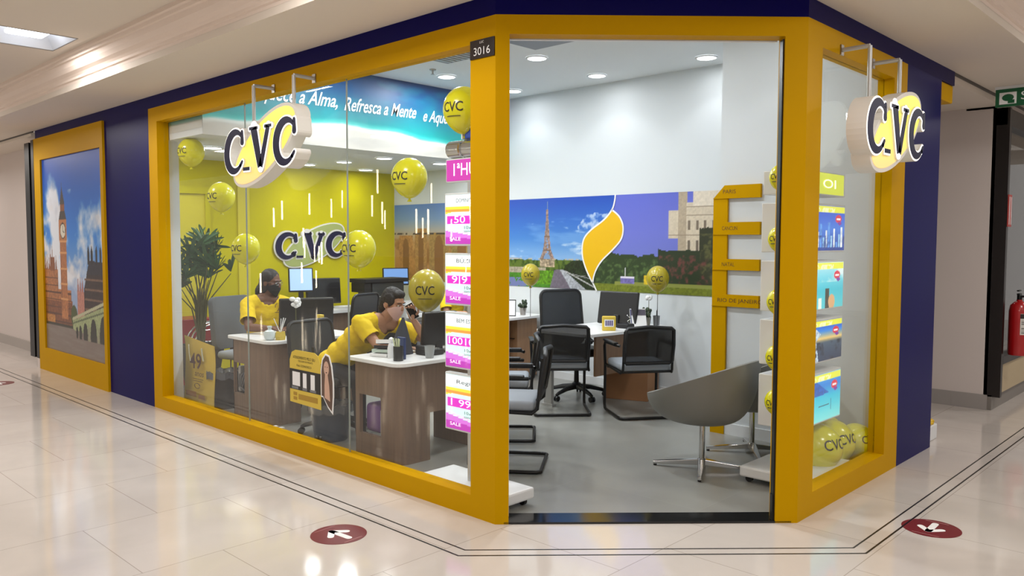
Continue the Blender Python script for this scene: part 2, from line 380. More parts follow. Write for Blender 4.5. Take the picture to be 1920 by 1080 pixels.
# black threshold and the double inlay line that follows the shop front
b = MB(); T = frame((0, 0, 0), DIRD, NIN); b.box(.05, 1.69, .0, .155, .001, .012, T); struct(b, 'trim_1', m_granite)
def offs(d): return [(-d, 18), (-d, -d*.4142), (1.219-.4142*d, -1.219-d), (16, -1.219-d)]
def strip(d, w):
    a, c = offs(d), offs(d+w); b = MB()
    for i in range(3): b.prism([a[i], a[i+1], c[i+1], c[i]], .0005, .0015)
    return b
struct(strip(.372, .009), 'trim_2', m_inlay); struct(strip(.447, .010), 'trim_3', m_inlay)
# ceilings
TX0, TX1, TY0, TY1 = -1.405, -.865, 3.82, 4.425
b = MB()
for x0, x1 in ((-6.2, TX0), (TX0, TX1), (TX1, -.45)):
    for y0, y1 in ((-.3, TY0), (TY0, TY1), (TY1, 20)):
        if (x0, y0) == (TX0, TY0): continue
        b.box(x0, x1, y0, y1, 3.2, 3.24)
b.prism([(-6.2, -.3), (-.45, -.3), (1.0, -1.75), (16, -1.75), (16, -6.9), (-6.2, -6.9)], 3.2, 3.24)
struct(b, 'ceiling', m_mallceil)
b = MB(); o_ = offs(.61); i_ = offs(-.02)
for k in range(3): b.prism([o_[k], o_[k+1], i_[k+1], i_[k]], 2.95, 3.19)
struct(b, 'ceiling', m_mallceil)
prof = [(.001, 3.0), (.004, 3.02), (.022, 3.025), (.022, 3.045), (.04, 3.06), (.075, 3.075), (.10, 3.105), (.112, 3.14), (.135, 3.142), (.14, 3.165), (.16, 3.17), (.16, 3.2)]
b = MB(); pth = [offs(.61+d) for d, z in prof]
for k in range(3):
    for j in range(len(prof)-1):
        vs = [(*pth[j][k], prof[j][1]), (*pth[j][k+1], prof[j][1]), (*pth[j+1][k+1], prof[j+1][1]), (*pth[j+1][k], prof[j+1][1])]
        b.add(vs, [(0, 1, 2, 3)])
struct(b, 'trim_4', m_crown)
# recess walls at both ends of the shop front
b = MB(); b.box(.38, .5, 8.06, 20, 0, 2.95); struct(b, 'wall_left', m_mallwall)
b = MB(); b.box(.362, .38, 8.2, 20, 0, .14); struct(b, 'baseboard_left', mat('grey_skirting', (176, 168, 162), .5))
b = MB(); b.box(.0, .4, 8.2, 20, 2.90, 2.949); struct(b, 'ceiling', m_mallceil)
b = MB(); b.box(-.012, .0, 8.1, 20, 2.935, 2.949); struct(b, 'trim_5', m_inlay)
b = MB(); b.box(5.5, 5.62, -1.16, 3, 0, 2.95); struct(b, 'wall_right', m_mallwall)
b = MB(); b.box(5.485, 5.5, -1.165, 3, 0, .145); b.box(5.483, 5.486, -.86, -.855, 0, .145); struct(b, 'baseboard_right', mat('grey_skirting_tile', (160, 154, 150), .4))
b = MB(); b.box(3.93, 5.5, -1.2, -.05, 2.88, 2.949); b.box(4.11, 5.5, -.05, 3, 2.88, 2.949); struct(b, 'ceiling', m_mallceil)
b = MB(); b.box(3.93, 12, -1.215, -1.2, 2.93, 2.949); struct(b, 'trim_6', m_inlay)
# opposite side of the mall (seen only in reflections)
b = MB(); b.box(-13, -12.8, -13, 20, 0, 1.1); b.box(-13, 16, -13, -12.8, 0, 1.1); struct(b, 'wall_back', m_mallwall)
# troffer above the left corridor
t = thing('ceiling_light', 'recessed square ceiling light with bare lamp in the beige mall ceiling', 'ceiling light', ((TX0+TX1)/2, (TY0+TY1)/2, 3.2))
b = MB()
w = [(TX0, TY0), (TX1, TY0), (TX1, TY1), (TX0, TY1)]; q = .06
u = [(TX0+q, TY0+q), (TX1-q, TY0+q), (TX1-q, TY1-q), (TX0+q, TY1-q)]
vs = [(x, y, 3.2) for x, y in w]+[(x, y, 3.32) for x, y in u]
b.add(vs, [(i, (i+1) % 4, 4+(i+1) % 4, 4+i) for i in range(4)]+[(4, 5, 6, 7)])
build(b, 'reflector', mat('white_reflector', (225, 228, 232), .4), t)
b = MB(); b.rbox(-1.27, -1.0, 4.0, 4.24, 3.24, 3.275, .012); build(b, 'lamp', m_led, t)
b = MB()
for (x0, y0), (x1, y1) in zip(w, w[1:]+w[:1]): b.tube([(x0, y0, 3.199), (x1, y1, 3.199)], .004, 6)
build(b, 'rim', m_steel, t)
cl = None
for i, (x, y) in enumerate(MALL_LAMPS[1:]):  # unseen panels added to light the mall
    lab = 'unseen square light panel added under the mall ceiling to brighten the mall'
    if cl is None:
        cl = thing('added_panel_light', lab, 'ceiling light', (x, y, 3.2), group='added mall light panels')
        b = MB(); b.rbox(-.3, .3, -.3, .3, -.03, -.001, .006); build(b, 'housing', m_white_plastic, cl, local=True)
        b = MB(); b.box(-.27, .27, -.27, .27, -.034, -.0305); build(b, 'diffuser', mat('panel_diffuser', (255, 240, 222), .5, emit=1.2), cl, local=True)
    else: dup(cl, (x, y, 3.2), 0, lab)

# ---------------------------------------------------------------- shop shell
b = MB(); b.box(3.95, 4.1, .2, 6.1, 0, 3.4); struct(b, 'wall_back', m_white)
b = MB(); b.box(2.85, 3.55, -1.2, .22, 0, 3.4); b.box(3.55, 3.95, -1.0, .22, 0, 3.4); struct(b, 'wall_right', m_white)
b = MB(); b.box(2.832, 2.85, -1.2, .235, .006, .10); b.box(2.832, 3.95, .22, .235, .006, .10); struct(b, 'baseboard_right', m_white_plastic)
b = MB(); b.box(3.935, 3.95, .235, 5.97, .006, .09); struct(b, 'baseboard_back', m_white_plastic)
b = MB(); b.box(0.0, 4.1, 5.97, 6.1, 0, 2.6); struct(b, 'wall_front', m_yellwall)
b = MB(); b.box(1.575, 1.728, 5.955, 5.97, 0.006, 2.54); struct(b, 'trim_7', m_yelldoor)
b = MB(); b.box(.03, .225, 4.50, 5.97, 0, 3.3); struct(b, 'wall_left', m_white)
b = MB(); b.prism([(.02, -.02), (1.24, -1.24), (4.1, -1.24), (4.1, 3.79), (.02, 3.79)], 3.324, 3.40); struct(b, 'ceiling', m_ceil)
b = MB(); b.box(.12, 3.95, 3.772, 5.97, 2.543, 3.323); struct(b, 'ceiling', m_ceil)
# bulkhead behind the facade beam, from glass head up to the shop ceiling
b = MB(); b.box(.125, .16, .05, 3.77, 2.78, 3.32); b.prism([(.16, .05), (.125, .05), (.06, -.02), (1.2, -1.16), (1.25, -1.1), (.1, .05)], 2.80, 3.32); b.box(1.2, 2.85, -1.13, -1.1, 2.72, 3.32); struct(b, 'wall_facade', m_white)
# yellow inner door
t = thing('door', 'pale yellow inner door set in the lime yellow wall behind the palm', 'door', (.9, 5.96, 0)); t['kind'] = 'structure'; t.name = 'door_1'; WM['door_1'] = WM.pop('door')
del t['category']
b = MB(); b.box(.45, 1.15, 5.93, 5.965, .006, 2.14); build(b, 'door_leaf', m_yelldoor, t)
b = MB(); b.box(.39, .45, 5.91, 5.965, .006, 2.2); b.box(1.15, 1.21, 5.91, 5.965, .006, 2.2); b.box(.35, 1.26, 5.90, 5.965, 2.14, 2.22); build(b, 'door_frame', m_yellwall, t)

# ---------------------------------------------------------------- shop front: blue walls, yellow frames, glass
b = MB(); b.box(.0, .18, 4.6342, 8.04, 0, 2.84); b.box(.0, .1, 4.6342, 8.04, 2.84, 2.949); struct(b, 'wall_blue_left', m_blue)
b = MB(); b.box(2.8372, 3.60, -1.219, -1.05, 0, 2.8398); struct(b, 'wall_blue_right', m_blue)
b = MB(); a_, c_ = offs(0), offs(-.11)
b.prism([(0, 4.634), (0, 0), (.11, .0456), (.11, 4.634)], 2.8382, 2.949); b.prism([a_[1], a_[2], c_[2], c_[1]], 2.8382, 2.949); b.prism([(1.219, -1.219), (2.837, -1.219), (2.837, -1.109), (1.2646, -1.109)], 2.8382, 2.949); b.box(2.837, 3.93, -1.219, -1.109, 2.84, 2.949)
struct(b, 'trim_8', m_blue)
GZ0, GZ1, YL, YR = .125, 2.705, 4.45, .2
b = MB()
b.box(0, .11, YL, 4.634, 0, 2.838); b.box(0, .11, YR, YL, 0, GZ0); b.box(0, .11, YR, YL, GZ1, 2.838)
b.box(-.012, 0, .2, 4.634, GZ1+.0, 2.838) if False else None
b.prism([(0, 0), (0, YR), (.11, YR), (.13, .02), (.0545, -.0545)], 0, 2.838)
e0 = Vector((1.219, -1.219, 0))-DIRD*.127
b.prism([(e0.x, e0.y), (1.219, -1.219), (1.414, -1.219), (1.414, -1.11), (1.30, -1.10), (e0.x+.07, e0.y+.07)], 0, 2.838)
T = frame((0, 0, 0), DIRD, NIN); b.box(.077, 1.724-.127, .0, .10, 2.733, 2.838, T)
b.box(1.414, 2.837, -1.219, -1.109, 0, GZ0+.01); b.box(1.414, 2.837, -1.219, -1.109, GZ1, 2.838); b.box(2.585, 2.837, -1.219, -1.109, GZ0+.01, GZ1)
fr = struct(b, 'trim_9', m_yellow)
b = MB(); b.box(.078, 1.59, .105, .13, 2.728, 2.76, T); struct(b, 'trim_10', m_white_plastic)
def pane(y0, y1, n):
    b = MB(); b.box(.066, .074, y0+.002, y1-.002, GZ0, GZ1); o = struct(b, 'window_%d' % n, m_glass); return o
ys = [YR, 1.506, 2.917, YL]
for i in range(3): pane(ys[i], ys[i+1], i+1)
b = MB(); b.box(1.414, 2.585, -1.153, -1.145, GZ0, GZ1); struct(b, 'window_4', m_glass)
b = MB()
for y in ys[1:3]: b.box(.064, .076, y-.0018, y+.0018, GZ0, GZ1)
struct(b, 'trim_11', mat('clear_joint', (150, 156, 150), .3))
b = MB(); b.box(1.588, 1.5965, .012, .06, .012, 2.72, T); b.box(1.582, 1.5965, .012, .05, .012, .16, T); struct(b, 'trim_12', m_black_metal)
b = MB(); b.box(.0775, .0805, .10, .14, .012, 2.72, T); struct(b, 'trim_13', m_white_plastic)
# number plate
t = thing('number_plate', 'small black shop number plate reading 3016 on the yellow corner post', 'sign', (0, .1, 2.67))
b = MB(); b.rbox(-.008, -.0005, .004, .196, 2.618, 2.722, .002); build(b, 'plate', mat('plate_black', (34, 22, 20), .3), t)
Tn = frame((-.0095, .1, 2.655), (0, -1, 0), (0, 0, 1))
text_on('3016', Tn, .062, m_white_text, t, 'digits', width=.13); text_on('LUC', frame((-.0095, .1, 2.704), (0, -1, 0), (0, 0, 1)), .018, m_white_text, t, 'small_lettering')

# poster framed in yellow at the far left
t = thing('framed_poster', 'tall poster of a clock tower and river bridge in a yellow frame', 'poster', (0, 6.9, 0))
b = MB(); b.box(-.025, .0, 5.75, 5.83, .0, 2.842); b.box(-.025, 0, 7.80, 8.03, 0, 2.842); b.box(-.025, 0, 5.83, 7.80, 0, .28); b.box(-.025, 0, 5.83, 7.80, 2.575, 2.842); build(b, 'frame', m_yellow, t)
c = Canvas(1.97, 2.295, .011)
c.grad([(0, (170, 176, 190)), (.35, (150, 175, 215)), (.6, (50, 130, 220)), (1, (8, 74, 176))])
n = fbm(c.X*2.2+3, c.Y*2.2, 11, 6); env = np.clip(1.15-np.abs(c.Y/2.295-.5)*2.1+.35*np.exp(-((c.X-.15)/.5)**2), 0, 1)
cl_ = np.clip((n*env-.36)*7, 0, 1)
c.mix(cl_*.95, (236, 238, 244)); c.mix(np.clip((fbm(c.X*5, c.Y*5, 3)-.5)*3, 0, 1)*cl_*.5, (150, 156, 172))
c.mix(np.clip((fbm(c.X*3+7, c.Y*4, 23)-.55)*6, 0, 1)*(c.Y < 1.9), (225, 226, 232))
# river
c.rect(0, 1.97, 0, .30, (128, 114, 106)); c.mix((c.Y < .32)*np.clip((fbm(c.X*4, c.Y*40, 9)-.42)*2.4, 0, 1), (138, 128, 120))
# parliament and tower
br1, br2, br3 = (186, 120, 70), (138, 82, 48), (216, 156, 100)
c.rect(.0, .95, .30, .62, br2, .3); c.rect(0, .48, .60, .98, br1, .3); c.rect(.46, .92, .6, .74, br1, .3); c.rect(.2, .37, .95, 1.12, br2, .3)
for x in (.04, .10, .17, .22, .29, .36, .42): c.poly([(x-.025, .97), (x, 1.16 if x < .2 or x > .3 else 1.3), (x+.025, .97)], br2)
for x in np.arange(.02, .92, .055): c.rect(x, x+.012, .34, .95 if x < .48 else .72, (84, 50, 34))
for y in np.arange(.36, .95, .085): c.mix((np.abs(c.Y-y) < .008)*(c.X < (.48 if y > .72 else .92)), (92, 56, 38))
c.rect(0, .95, .30, .335, (52, 50, 36)); c.rect(.05, .34, .335, .43, (190, 128, 60), .3)
c.rect(.58, .80, .40, 1.58, br1, .25)
for x in (.60, .64, .685, .73, .775): c.rect(x-.006, x+.006, .5, 1.3, br2)
for y in (.62, .8, .98, 1.16, 1.30, 1.55): c.rect(.57, .81, y, y+.022, br3)
c.rect(.56, .82, 1.32, 1.56, br1, .15); c.ell(.69, 1.43, .095, .095, (60, 44, 36)); c.ell(.69, 1.43, .08, .08, (222, 214, 196)); c.line(.69, 1.43, .69, 1.49, .012, (40, 34, 30)); c.line(.69, 1.43, .735, 1.41, .012, (40, 34, 30))
c.poly([(.56, 1.56), (.61, 1.66), (.77, 1.66), (.82, 1.56)], (70, 60, 56)); c.rect(.62, .76, 1.66, 1.74, br2, .2); c.poly([(.61, 1.74), (.675, 1.92), (.685, 2.02), (.695, 1.92), (.77, 1.74)], (72, 62, 58))
# trees, pink building, dark hall and bridge
c.mix((((c.X-1.0)/.11)**2+((c.Y-.45)/.14)**2 < 1+.5*fbm(c.X*30, c.Y*30, 2)-.3), (72, 84, 40)); c.rect(1.12, 1.36, .42, .74, (190, 128, 112), .2)
for x in (1.15, 1.22, 1.29): c.poly([(x-.03, .74), (x, .92), (x+.03, .74)], (176, 112, 98))
c.poly([(1.34, .42), (1.34, .78), (1.44, .96), (1.97, .98), (1.97, .42)], (58, 42, 38), .4); c.poly([(1.42, .94), (1.52, 1.1), (1.97, 1.08), (1.97, .94)], (48, 44, 52), .3)
for x in (1.5, 1.6, 1.74, 1.86): c.poly([(x-.03, 1.05), (x-.03, 1.2), (x, 1.27), (x+.03, 1.2), (x+.03, 1.05)], (44, 36, 36))
for y in (.55, .66, .77, .88): c.rect(1.36, 1.97, y, y+.02, (120, 92, 74), .3)
c.poly([(.95, .40), (1.97, .62), (1.97, .24), (.95, .30)], (160, 172, 124), .2); c.line(.95, .42, 1.97, .655, .035, (186, 186, 152)); c.line(.95, .37, 1.97, .56, .02, (96, 108, 76))
for x, r, h in ((1.08, .035, .07), (1.19, .045, .09), (1.35, .07, .13), (1.60, .095, .19), (1.9, .12, .24)):
    c.mix((((c.X-x)/r)**2+((c.Y-.27)/h)**2 < 1)*(c.Y > .2), (40, 40, 32))
for x in (1.46, 1.745): c.rect(x-.03, x+.03, .2, .36, (150, 150, 120), .2)
c.build('picture', frame((-.004, 7.80, .28), (0, -1, 0), (0, 0, 1)), paint_mat('printed_poster', .0, .3), t)
# black roller-door track at the end of the blue wall
t = thing('shutter_track', 'pair of black steel shutter tracks at the far end of the blue wall', 'shutter track', (0, 8.2, 0))
b = MB(); b.box(-.02, .05, 8.06, 8.16, .12, 2.84); build(b, 'track', m_black_metal, t); b = MB(); b.box(-.02, .05, 8.24, 8.42, .12, 2.82); build(b, 'track', m_black_metal, t)
b = MB(); b.box(-.02, .05, 8.05, 8.14, 0, .12); build(b, 'foot_block', m_mallwall, t)

# ---------------------------------------------------------------- right of the shop
t = thing('alarm_box', 'small yellow box with red beacon under the end of the blue fascia', 'alarm', (3.75, -1.1, 2.7))
b = MB(); b.rbox(3.605, 3.925, -1.21, -1.02, 2.70, 2.839, .01); build(b, 'box', m_yellow, t)
b = MB(); b.tube([(3.93, -1.12, 2.76), (3.97, -1.12, 2.765), (4.03, -1.12, 2.775)], [.03, .028, .008], 10); build(b, 'beacon', mat('beacon_red', (150, 40, 20), .4), t)
t = thing('floor_block', 'low white block with crumpled yellow plastic on top beside the blue wall', 'block', (3.83, -1.02, 0))
b = MB(); b.rbox(3.63, 3.95, -1.17, -.9, 0, .125, .01); build(b, 'block', m_white_plastic, t)
b = MB()
for i in range(7): b.ell((3.66+.04*i, -1.12+.02*random.random(), .135+.012*random.random()), (.04, .05, .022))
build(b, 'plastic_wrap', mat('yellow_wrap', (222, 180, 10), .3), t, smooth=True)
# exit sign
E0 = Vector((4.865, -1.28, 0)); t = thing('exit_sign', 'green hanging exit sign with white lettering at the right edge', 'sign', (4.865, -1.6, 2.77))
b = MB(); b.box(4.86, 4.90, -2.0, -1.285, 2.925, 2.949); build(b, 'top_rail', m_white_plastic, t)
b = MB(); b.box(4.866, 4.894, -1.995, -1.29, 2.775, 2.925); build(b, 'sign_face', m_green_sign, t)
text_on('SAÍDA', frame((4.8645, -1.66, 2.853), (0, -1, 0), (0, 0, 1)), .10, m_white_text, t, width=.36)
b = MB(); F = frame((4.8645, -1.385, 2.85), (0, -1, 0), (0, 0, 1)); b.box(-.065, .065, -.055, .045, 0, .0005, F); build(b, 'pictogram', m_white_text, t)
b = MB(); b.ell((0, 0, .0008), (.045, .03, .0006), F); b.box(.0, .05, -.05, -.02, .0006, .0012, F); build(b, 'pictogram_figure', m_green_sign, t)
# neighbouring shop
b = MB(); b.box(5.50, 12, -1.2, -1.1, 0.0, .145); struct(b, 'baseboard_front', mat('brown_grey_skirting', (128, 122, 116), .4))
b = MB(); b.box(5.56, 12, -1.23, -1.1, .145, .43); struct(b, 'wall_neighbour', mat('beige_plinth', (196, 178, 144), .5))
b = MB(); b.box(5.50, 5.56, -1.27, -1.13, .13, 2.86); b.box(5.62, 5.66, -1.25, -1.13, .13, 2.86); b.box(5.56, 12, -1.25, -1.13, .43, .50); b.box(5.5, 12, -1.25, -1.13, 2.70, 2.86); struct(b, 'trim_14', mat('bronze_black_frame', (26, 18, 16), .35))
b = MB(); b.box(5.5, 12, -1.2, -.9, 2.86, 2.94); struct(b, 'wall_neighbour', m_mallwall)
b = MB(); b.box(5.66, 12, -1.195, -1.187, .5, 2.7); struct(b, 'window_5', m_glass)
b = MB(); b.box(5.63, 12, 1.2, 1.3, 0, 3.0); b.box(5.63, 5.65, -1.1, 1.2, 0, 3); b.box(5.63, 12, -1.1, 1.2, 2.95, 3.0); b.box(11.9, 12, -1.1, 1.2, 0, 3); struct(b, 'wall_neighbour', m_dark_shop)
light('neighbour_shop_light', 'AREA', (8.5, -.2, 2.9), 9, (1, .9, .82), shape='RECTANGLE', size=3, size_y=.6)
t = thing('shop_shelf', 'lit wall shelf with rows of white boxes inside the dark neighbouring shop', 'shelf', (9, 1.0, 0))
b = MB()
for z in (.9, 1.2, 1.5, 1.8): b.box(7.2, 11.8, .9, 1.19, z, z+.03)
build(b, 'shelf_board', m_black_metal, t)
for z, g in ((1.23, 0), (1.53, 1), (.93, 2)):
    x = 7.3; k = 0
    while x < 11.6:
        w_ = random.uniform(.07, .16); h_ = random.uniform(.1, .2)
        b = MB(); b.box(x, x+w_, .93, 1.1, z, z+h_); o = build(b, 'display_box', random.choice([m_paper, m_grey_plastic, mat('pale_pink_box', (214, 190, 184), .6) if False else m_pole]))
        tag(o, 'small pale box on the lit shelves of the dark neighbouring shop', 'box', 'boxes on the neighbouring shop shelves'); x += w_+random.uniform(.02, .06); k += 1
t = thing('lit_sign', 'small white lit sign with lettering inside the dark neighbouring shop', 'sign', (8.4, .6, 2.0))
b = MB(); b.box(7.7, 9.4, .60, .64, 1.93, 2.09); build(b, 'sign_box', m_black, t)
text_on('CAFÉ BAR', frame((8.3, .598, 2.02), (1, 0, 0), (0, 0, 1)), .10, mat('sign_letters_lit', (255, 236, 220), .5, emit=1.2), t, width=.95)
# fire extinguisher with hose, hanging on the mullion
t = thing('fire_extinguisher', 'red fire extinguisher with white label hanging beside the black shop frame', 'fire extinguisher', (5.75, -1.33, .5))
Tx = Matrix.Translation((5.70, -1.36, .53))
b = MB(); b.lathe([(.03, -.0), (.078, .0), (.085, .02), (.085, .42), (.075, .475), (.045, .505), (.025, .515), (.025, .53)], 24, Tx); build(b, 'cylinder', m_red, t, smooth=True)
b = MB(); b.lathe([(.022, .53), (.022, .57), (.012, .58)], 12, Tx); b.box(-.06, .03, -.012, .012, .575, .59, Tx); b.box(-.07, .02, -.01, .01, .61, .622, Tx); build(b, 'valve', m_black_metal, t)
b = MB(); b.tube([(5.70, -1.38, 1.09), (5.68, -1.46, 1.10), (5.66, -1.475, 1.0), (5.66, -1.47, .85)], .011, 8); build(b, 'hose', m_black, t, smooth=True)
c = Canvas(.13, .20, .004, (215, 212, 205))
for y in (.015, .03, .045, .06, .1, .115, .13): c.rect(.01, .12, y, y+.006, (70, 60, 60), .5)
c.rect(0, .13, .155, .2, (40, 30, 30)); c.rect(.04, .08, .07, .095, (60, 60, 60)); c.rect(.095, .12, .07, .095, (60, 60, 60))
o = c.build('label', Matrix.Identity(4), m_paint, t)
import math as _m
me = o.data; inv = WM[t.name].inverted()
a0 = math.radians(200)
for v in me.vertices:
    p = WM[t.name] @ v.co; a = a0+p.x/.086; v.co = inv @ Vector((5.70+.0865*math.cos(a), -1.36+.0865*math.sin(a), .73+p.y))
t = thing('extinguisher_sign', 'small red and white vertical sign on the black mullion', 'sign', (5.53, -1.28, 1.85))
b = MB(); b.box(5.50, 5.62, -1.285, -1.275, 1.75, 2.05); build(b, 'plate', mat('faded_red_plate', (176, 70, 66), .5), t)
b = MB(); b.box(5.52, 5.535, -1.287, -1.2855, 1.77, 2.03); b.box(5.585, 5.60, -1.287, -1.2855, 1.77, 2.03); build(b, 'white_bars', m_white_text, t)

# round floor stickers
def floor_sticker(loc, ang, lab, r=.152):
    t = thing('floor_sticker', lab, 'floor sticker', (loc[0], loc[1], 0), ang)
    b = MB(); b.prism([(r*math.cos(2*math.pi*k/48), r*math.sin(2*math.pi*k/48)) for k in range(48)], .0004, .0012); build(b, 'disc', m_darkred, t, local=True)
    b = MB()
    def st(x0, y0, x1, y1, w):
        d = Vector((x1-x0, y1-y0)); L = d.length; d /= L; n = Vector((-d.y, d.x))*w/2; pts = []
        for k in range(7): a = math.pi/2-math.pi*k/6; pts.append((x1+d.x*math.cos(a)*w/2+n.x*math.sin(a), y1+d.y*math.cos(a)*w/2+n.y*math.sin(a)))
        for k in range(7): a = -math.pi/2-math.pi*k/6; pts.append((x0+d.x*math.cos(a)*w/2+n.x*math.sin(a), y0+d.y*math.cos(a)*w/2+n.y*math.sin(a)))
        b.prism(pts, .0012, .0018)
    st(0, -.085, 0, .055, .036); st(0, .06, -.055, .0, .036); st(0, .06, .055, .0, .036)
    build(b, 'arrow', m_white_text, t, local=True)
    b = MB(); b.box(-.07, .07, .118, .122, .0012, .0016); build(b, 'fine_print', mat('faded_print', (170, 120, 120), .6), t, local=True); b = MB(); b.box(-.06, .06, -.125, -.118, .0012, .0016); build(b, 'fine_print', mat('faded_print', (170, 120, 120), .6), t, local=True)
floor_sticker((-.702, .505), math.radians(5), 'round dark red floor sticker with white arrow, left of the doorway')
floor_sticker((1.663, -1.797), math.radians(92), 'round dark red floor sticker with white arrow, right of the doorway')
floor_sticker((-.69, 7.16), math.radians(0), 'far floor sticker cut by the left edge of the frame')
# ---------------------------------------------------------------- the three-letter logo
def arc(cx, cy, rx, ry, a0, a1, n, tilt=0):
    out = []
    for i in range(n+1):
        a = math.radians(a0+(a1-a0)*i/n); x = rx*math.cos(a); y = ry*math.sin(a); out.append((cx+x+tilt*y, cy+y))
    return out
def stroke(b, pts, ws, z0, z1, M, grow=0, cap=True):
    P = [Vector((p[0], p[1])) for p in pts]; n = len(P); L = []; R = []
    for i in range(n):
        d = (P[min(i+1, n-1)]-P[max(i-1, 0)]).normalized(); q = Vector((-d.y, d.x)); w = ws[i]/2+grow
        L.append(P[i]+q*w); R.append(P[i]-q*w)
    if grow or cap:
        for end, sg in ((0, -1), (n-1, 1)):
            d = (P[min(end+1, n-1)]-P[max(end-1, 0)]).normalized()*sg; w = ws[end]/2+grow
            pts_ = [(P[end].x+w*math.cos(2*math.pi*k/16), P[end].y+w*math.sin(2*math.pi*k/16)) for k in range(16)]; b.prism(pts_, z0, z1+.0002, M)
    for i in range(n-1):
        b.prism([tuple(L[i]), tuple(L[i+1]), tuple(R[i+1]), tuple(R[i])], z0, z1, M)
def glyph_C(b, cx, cy, w, h, z0, z1, M, grow=0):
    n = 26; pts = arc(cx+.02*w, cy, w*.44, h*.46, 48, 312, n, .10); ws = []
    for i in range(n+1):
        t = i/n; ws.append(w*(.09+.175*math.sin(math.pi*t)**1.3))
    stroke(b, pts, ws, z0, z1, M, grow)
    x, y = pts[0]; stroke(b, [(x+.03*w, y+.10*h), (x+.03*w, y-.14*h)], [w*.10, w*.16], z0, z1, M, grow)
    x, y = pts[-1]; stroke(b, [(x, y), (x+.09*w, y+.09*h)], [w*.11, w*.07], z0, z1, M, grow)
def glyph_V(b, cx, cy, w, h, z0, z1, M, grow=0):
    stroke(b, [(cx-.26*w, cy+.46*h), (cx+.02*w, cy-.44*h)], [w*.27, w*.20], z0, z1, M, grow, cap=bool(grow))
    stroke(b, [(cx+.40*w, cy+.46*h), (cx+.04*w, cy-.44*h)], [w*.15, w*.17], z0, z1, M, grow, cap=bool(grow))
    stroke(b, [(cx-.46*w, cy+.46*h), (cx-.08*w, cy+.46*h)], [h*.07]*2, z0, z1, M, grow, cap=bool(grow))
    stroke(b, [(cx+.24*w, cy+.46*h), (cx+.54*w, cy+.46*h)], [h*.07]*2, z0, z1, M, grow, cap=bool(grow))
def logo_letters(b, W, z0, z1, M, grow=0):
    """W = overall width; origin = middle of the word"""
    h = .31*W*.98
    glyph_C(b, -.355*W, -.01*W, .29*W, h, z0, z1, M, grow); glyph_V(b, -.0*W, -.005*W, .30*W, h, z0, z1, M, grow); glyph_C(b, .345*W, .01*W, .29*W, h, z0, z1, M, grow)
    b.box(-.235*W-grow*.3, -.145*W+grow*.3, -.155*W-grow, -.13*W, z0, z1, M)
def ellipse_pts(cx, cy, a, bb, ang, n=48):
    c, s = math.cos(ang), math.sin(ang)
    return [(cx+a*math.cos(2*math.pi*k/n)*c-bb*math.sin(2*math.pi*k/n)*s, cy+a*math.cos(2*math.pi*k/n)*s+bb*math.sin(2*math.pi*k/n)*c) for k in range(n)]
# glowing face: the backlit yellow oval fades to peach at its foot in base and emission colour
def lit_oval_mat():
    m = mat('backlit_oval', (250, 236, 120), .4); nt = m.node_tree; b = nt.nodes['Principled BSDF']
    tc = nt.nodes.new('ShaderNodeTexCoord'); sp_ = nt.nodes.new('ShaderNodeSeparateXYZ'); r = nt.nodes.new('ShaderNodeValToRGB')
    mr = nt.nodes.new('ShaderNodeMapRange'); mr.inputs[1].default_value = -.34; mr.inputs[2].default_value = .16
    nt.links.new(tc.outputs['Object'], sp_.inputs[0]); nt.links.new(sp_.outputs[2], mr.inputs[0]); nt.links.new(mr.outputs[0], r.inputs[0])
    r.color_ramp.elements[0].position = .1; r.color_ramp.elements[0].color = C4((244, 200, 140)); r.color_ramp.elements[1].position = .75; r.color_ramp.elements[1].color = C4((240, 232, 90))
    nt.links.new(r.outputs[0], b.inputs['Base Color']); nt.links.new(r.outputs[0], b.inputs['Emission Color']); b.inputs['Emission Strength'].default_value = .62
    return m
m_oval = lit_oval_mat()
def hanging_sign(lab, o, xd, W, wall_d, rods):
    t = thing('hanging_logo_sign', lab, 'sign', o, 0, 'hanging logo signs')
    M = frame(o, xd, (0, 0, 1))       # +z of the frame points out into the mall
    th = .11; E = ellipse_pts(.02*W, 0, .455*W, .165*W, math.radians(26))
    b = MB(); b.prism(ellipse_pts(.02*W, 0, .48*W, .192*W, math.radians(26)), -th, -.002, M); build(b, 'oval_case', m_signwhite, t, smooth=True, ang=.6)
    b = MB(); b.prism(E, -.0019, .001, M); build(b, 'oval_face', m_oval, t)
    b = MB(); logo_letters(b, W, -th+.01, .012, M, .013*W); build(b, 'letter_case', m_signglow if False else m_signwhite, t)
    b = MB(); logo_letters(b, W, .0121, .0145, M, .010*W); build(b, 'letter_halo', m_signglow, t)
    b = MB(); logo_letters(b, W, .0148, .0185, M, 0); build(b, 'letters', m_navy, t)
    for rx, zb in rods:
        P = lambda x, y, z: M @ Vector((x, y, z))
        q = -th/2; top = 2.735-o[2]; b = MB()
        b.tube([P(rx, zb, q), P(rx, top, q)], .013, 10); c0 = P(rx, top, q); b.tube([c0, P(rx, top, -wall_d)], .013, 8)
        build(b, 'hanging_rod', m_pole, t, smooth=True)
        b = MB(); b.box(rx-.02, rx+.02, top-.03, top+.03, -wall_d-.001, -wall_d+.008, M); build(b, 'wall_bracket', m_steel, t)
    return t
hanging_sign('lit three-letter oval logo sign hanging in front of the left glass front', (-.22, 2.14, 2.27), (0, -1, 0), 1.02, .22, ((-.20, .15), (.35, .2)))
hanging_sign('lit three-letter oval logo sign hanging in front of the right glass front', (1.985, -1.44, 2.275), (1, 0, 0), .98, .22, ((-.31, .15), (.19, .2)))
